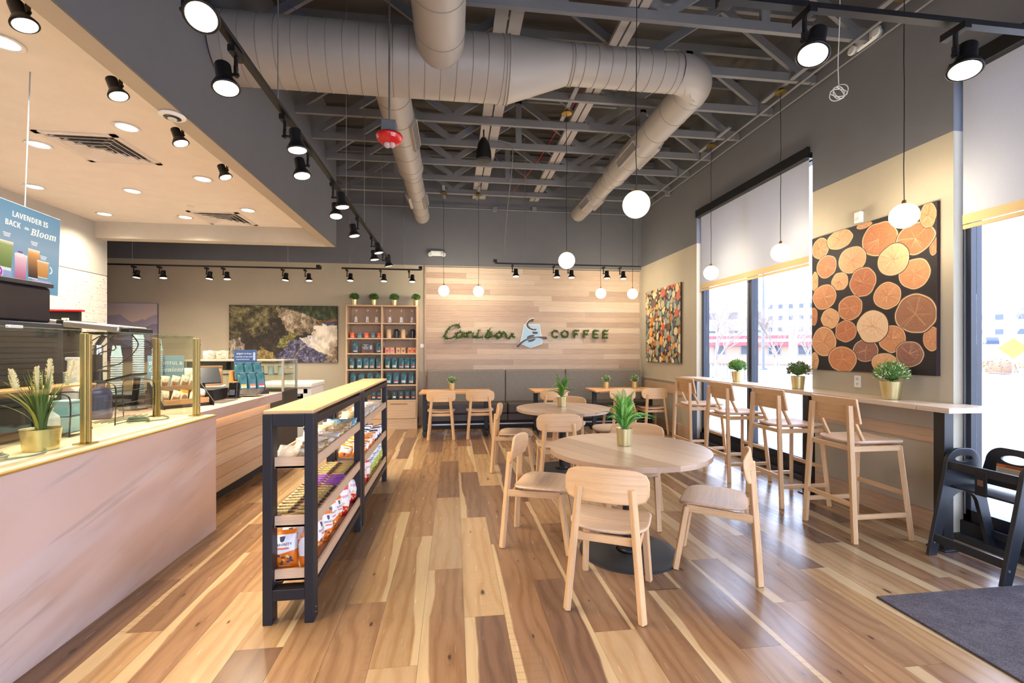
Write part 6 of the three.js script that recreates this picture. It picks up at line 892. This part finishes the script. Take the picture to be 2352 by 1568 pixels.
  { const t = thing('road_sign', 'yellow diamond road sign on a post', 'road sign', 27.5, gy, -19.2, -.95); mesh('post', CY(.035, .035, 2.2, 0, 1.1, 0, 8), plain(0xb8b8b4, .5), t); mesh('sign_panel', RB(.75, .75, .02, .05, 0, 0, 0).rotateZ(PI / 4).translate(0, 1.75, .04), plain(0xf0c030, .5), t); }
  function building(name, label, x, d, w, h, dep, turn, col, roof, floors, cols, stripes) {
    const t = thing(name, label, 'building', x, gy, -d, turn); mesh('wall', RB(w, h, dep, .05, 0, h / 2, -dep / 2), plain(col, .9), t); mesh('roof_edge', RB(w + .4, .35, dep + .4, .04, 0, h + .15, -dep / 2), plain(roof, .8), t);
    for (let f = 0; f < floors; f++) for (let c = 0; c < cols; c++) { const wi = mesh('window', RB(w / cols * .45, h / floors * .42, .08, .02, -w / 2 + (c + .5) * w / cols, (f + .55) * h / floors, .02), plain(0x6f757d, .4), t); mesh('pane', B(w / cols * .38, h / floors * .35, .04, -w / 2 + (c + .5) * w / cols, (f + .55) * h / floors, .06), plain(0x39434f, .15), wi); }
    for (const [y, hh, c] of stripes ?? []) mesh('fascia_stripe', RB(w + 1.2, hh, .5, .03, 0, y, .4), plain(c, .6), t);
  }
  building('striped_shop', 'low brick shop with red and white striped fascia across the street', 36, 45, 22, 3.2, 8, -.66, 0x9b7f6e, 0xb8b0a8, 1, 8, [[2.3, .35, 0xb03a44], [2.7, .35, 0xe8e2e0], [3.05, .35, 0xb03a44], [3.4, .3, 0xe8e2e0]]); building('office_block', 'grey office block rising behind the striped shop', 66, 78, 34, 11, 14, -.66, 0xa8a8aa, 0x8f9094, 5, 20); building('white_house', 'white three-storey building beyond the fence', 36, 60, 14, 7.5, 10, -.55, 0xdcdcdc, 0xc4c4c4, 3, 5); building('hill_block', 'long pale building on the far hill', 185, 130, 70, 15, 12, -.95, 0xa9a6a4, 0x9a9896, 3, 14);
  { const t = thing('canopy_column', 'white round column standing outside the window', 'column', 20.5, gy, -25.3); mesh('shaft', CY(.22, .22, 3.0, 0, 1.5, 0, 20), plain(0xe2e2e2, .6), t); mesh('capital', CY(.26, .26, .12, 0, 2.95, 0, 20), plain(0xc9c9c9, .6), t); }
  function car(label, x, d, y, turn, c, suv) {
    const t = thing('parked_car', label, 'car', x, y, -d, turn, 'parked cars'), k = suv ? 1.12 : 1; const bp = [[-2.2, .35], [2.15, .35], [2.2, .6], [2.05, .85], [1.15, .95 * k], [.55, 1.38 * k], [-1.1, 1.42 * k], [-1.9, 1.0 * k], [-2.2, .9]];
    mesh('body', ext(bp, 1.66, .06).translate(0, 0, -.83), S({ color: c, roughness: .25, metalness: .2 }), t); mesh('side_window', ext([[-1.6, .98 * k], [1.0, .98 * k], [.5, 1.3 * k], [-1.05, 1.33 * k]], 1.8, 0).translate(0, 0, -.9), plain(0x1c2026, .1), t);
    for (const wx of [-1.35, 1.35]) for (const wz of [-.84, .84]) { const w = mesh('wheel', CY(.33, .33, .2, 0, 0, 0, 20).rotateX(PI / 2).translate(wx, .33, wz), plain(0x18181a, .8), t); mesh('hub', CY(.2, .2, .212, 0, 0, 0, 14).rotateX(PI / 2).translate(wx, .33, wz), MT.silver, w); }
  }
  [['white car on the rise, first from the window frame', 104, 80.5, 0xe8e8ea, 0], ['dark blue sport utility car on the rise between white cars', 106.5, 78, 0x2b3550, 1], ['white sport utility car on the rise beside the dark blue one', 108.5, 75.5, 0xdfe0e2, 1], ['black car on the rise nearest the road sign', 110.5, 72.5, 0x1c2230, 1], ['blue car on the rise by the red canopy', 103, 83.5, 0x33406a, 0], ['red vehicle on the rise behind the other cars', 98, 90, 0xb8303a, 1]].forEach(([l, x, d, c, v]) => car(l, x, d, 2.3, .75, c, v));
}
renderer.render(scene, camera);
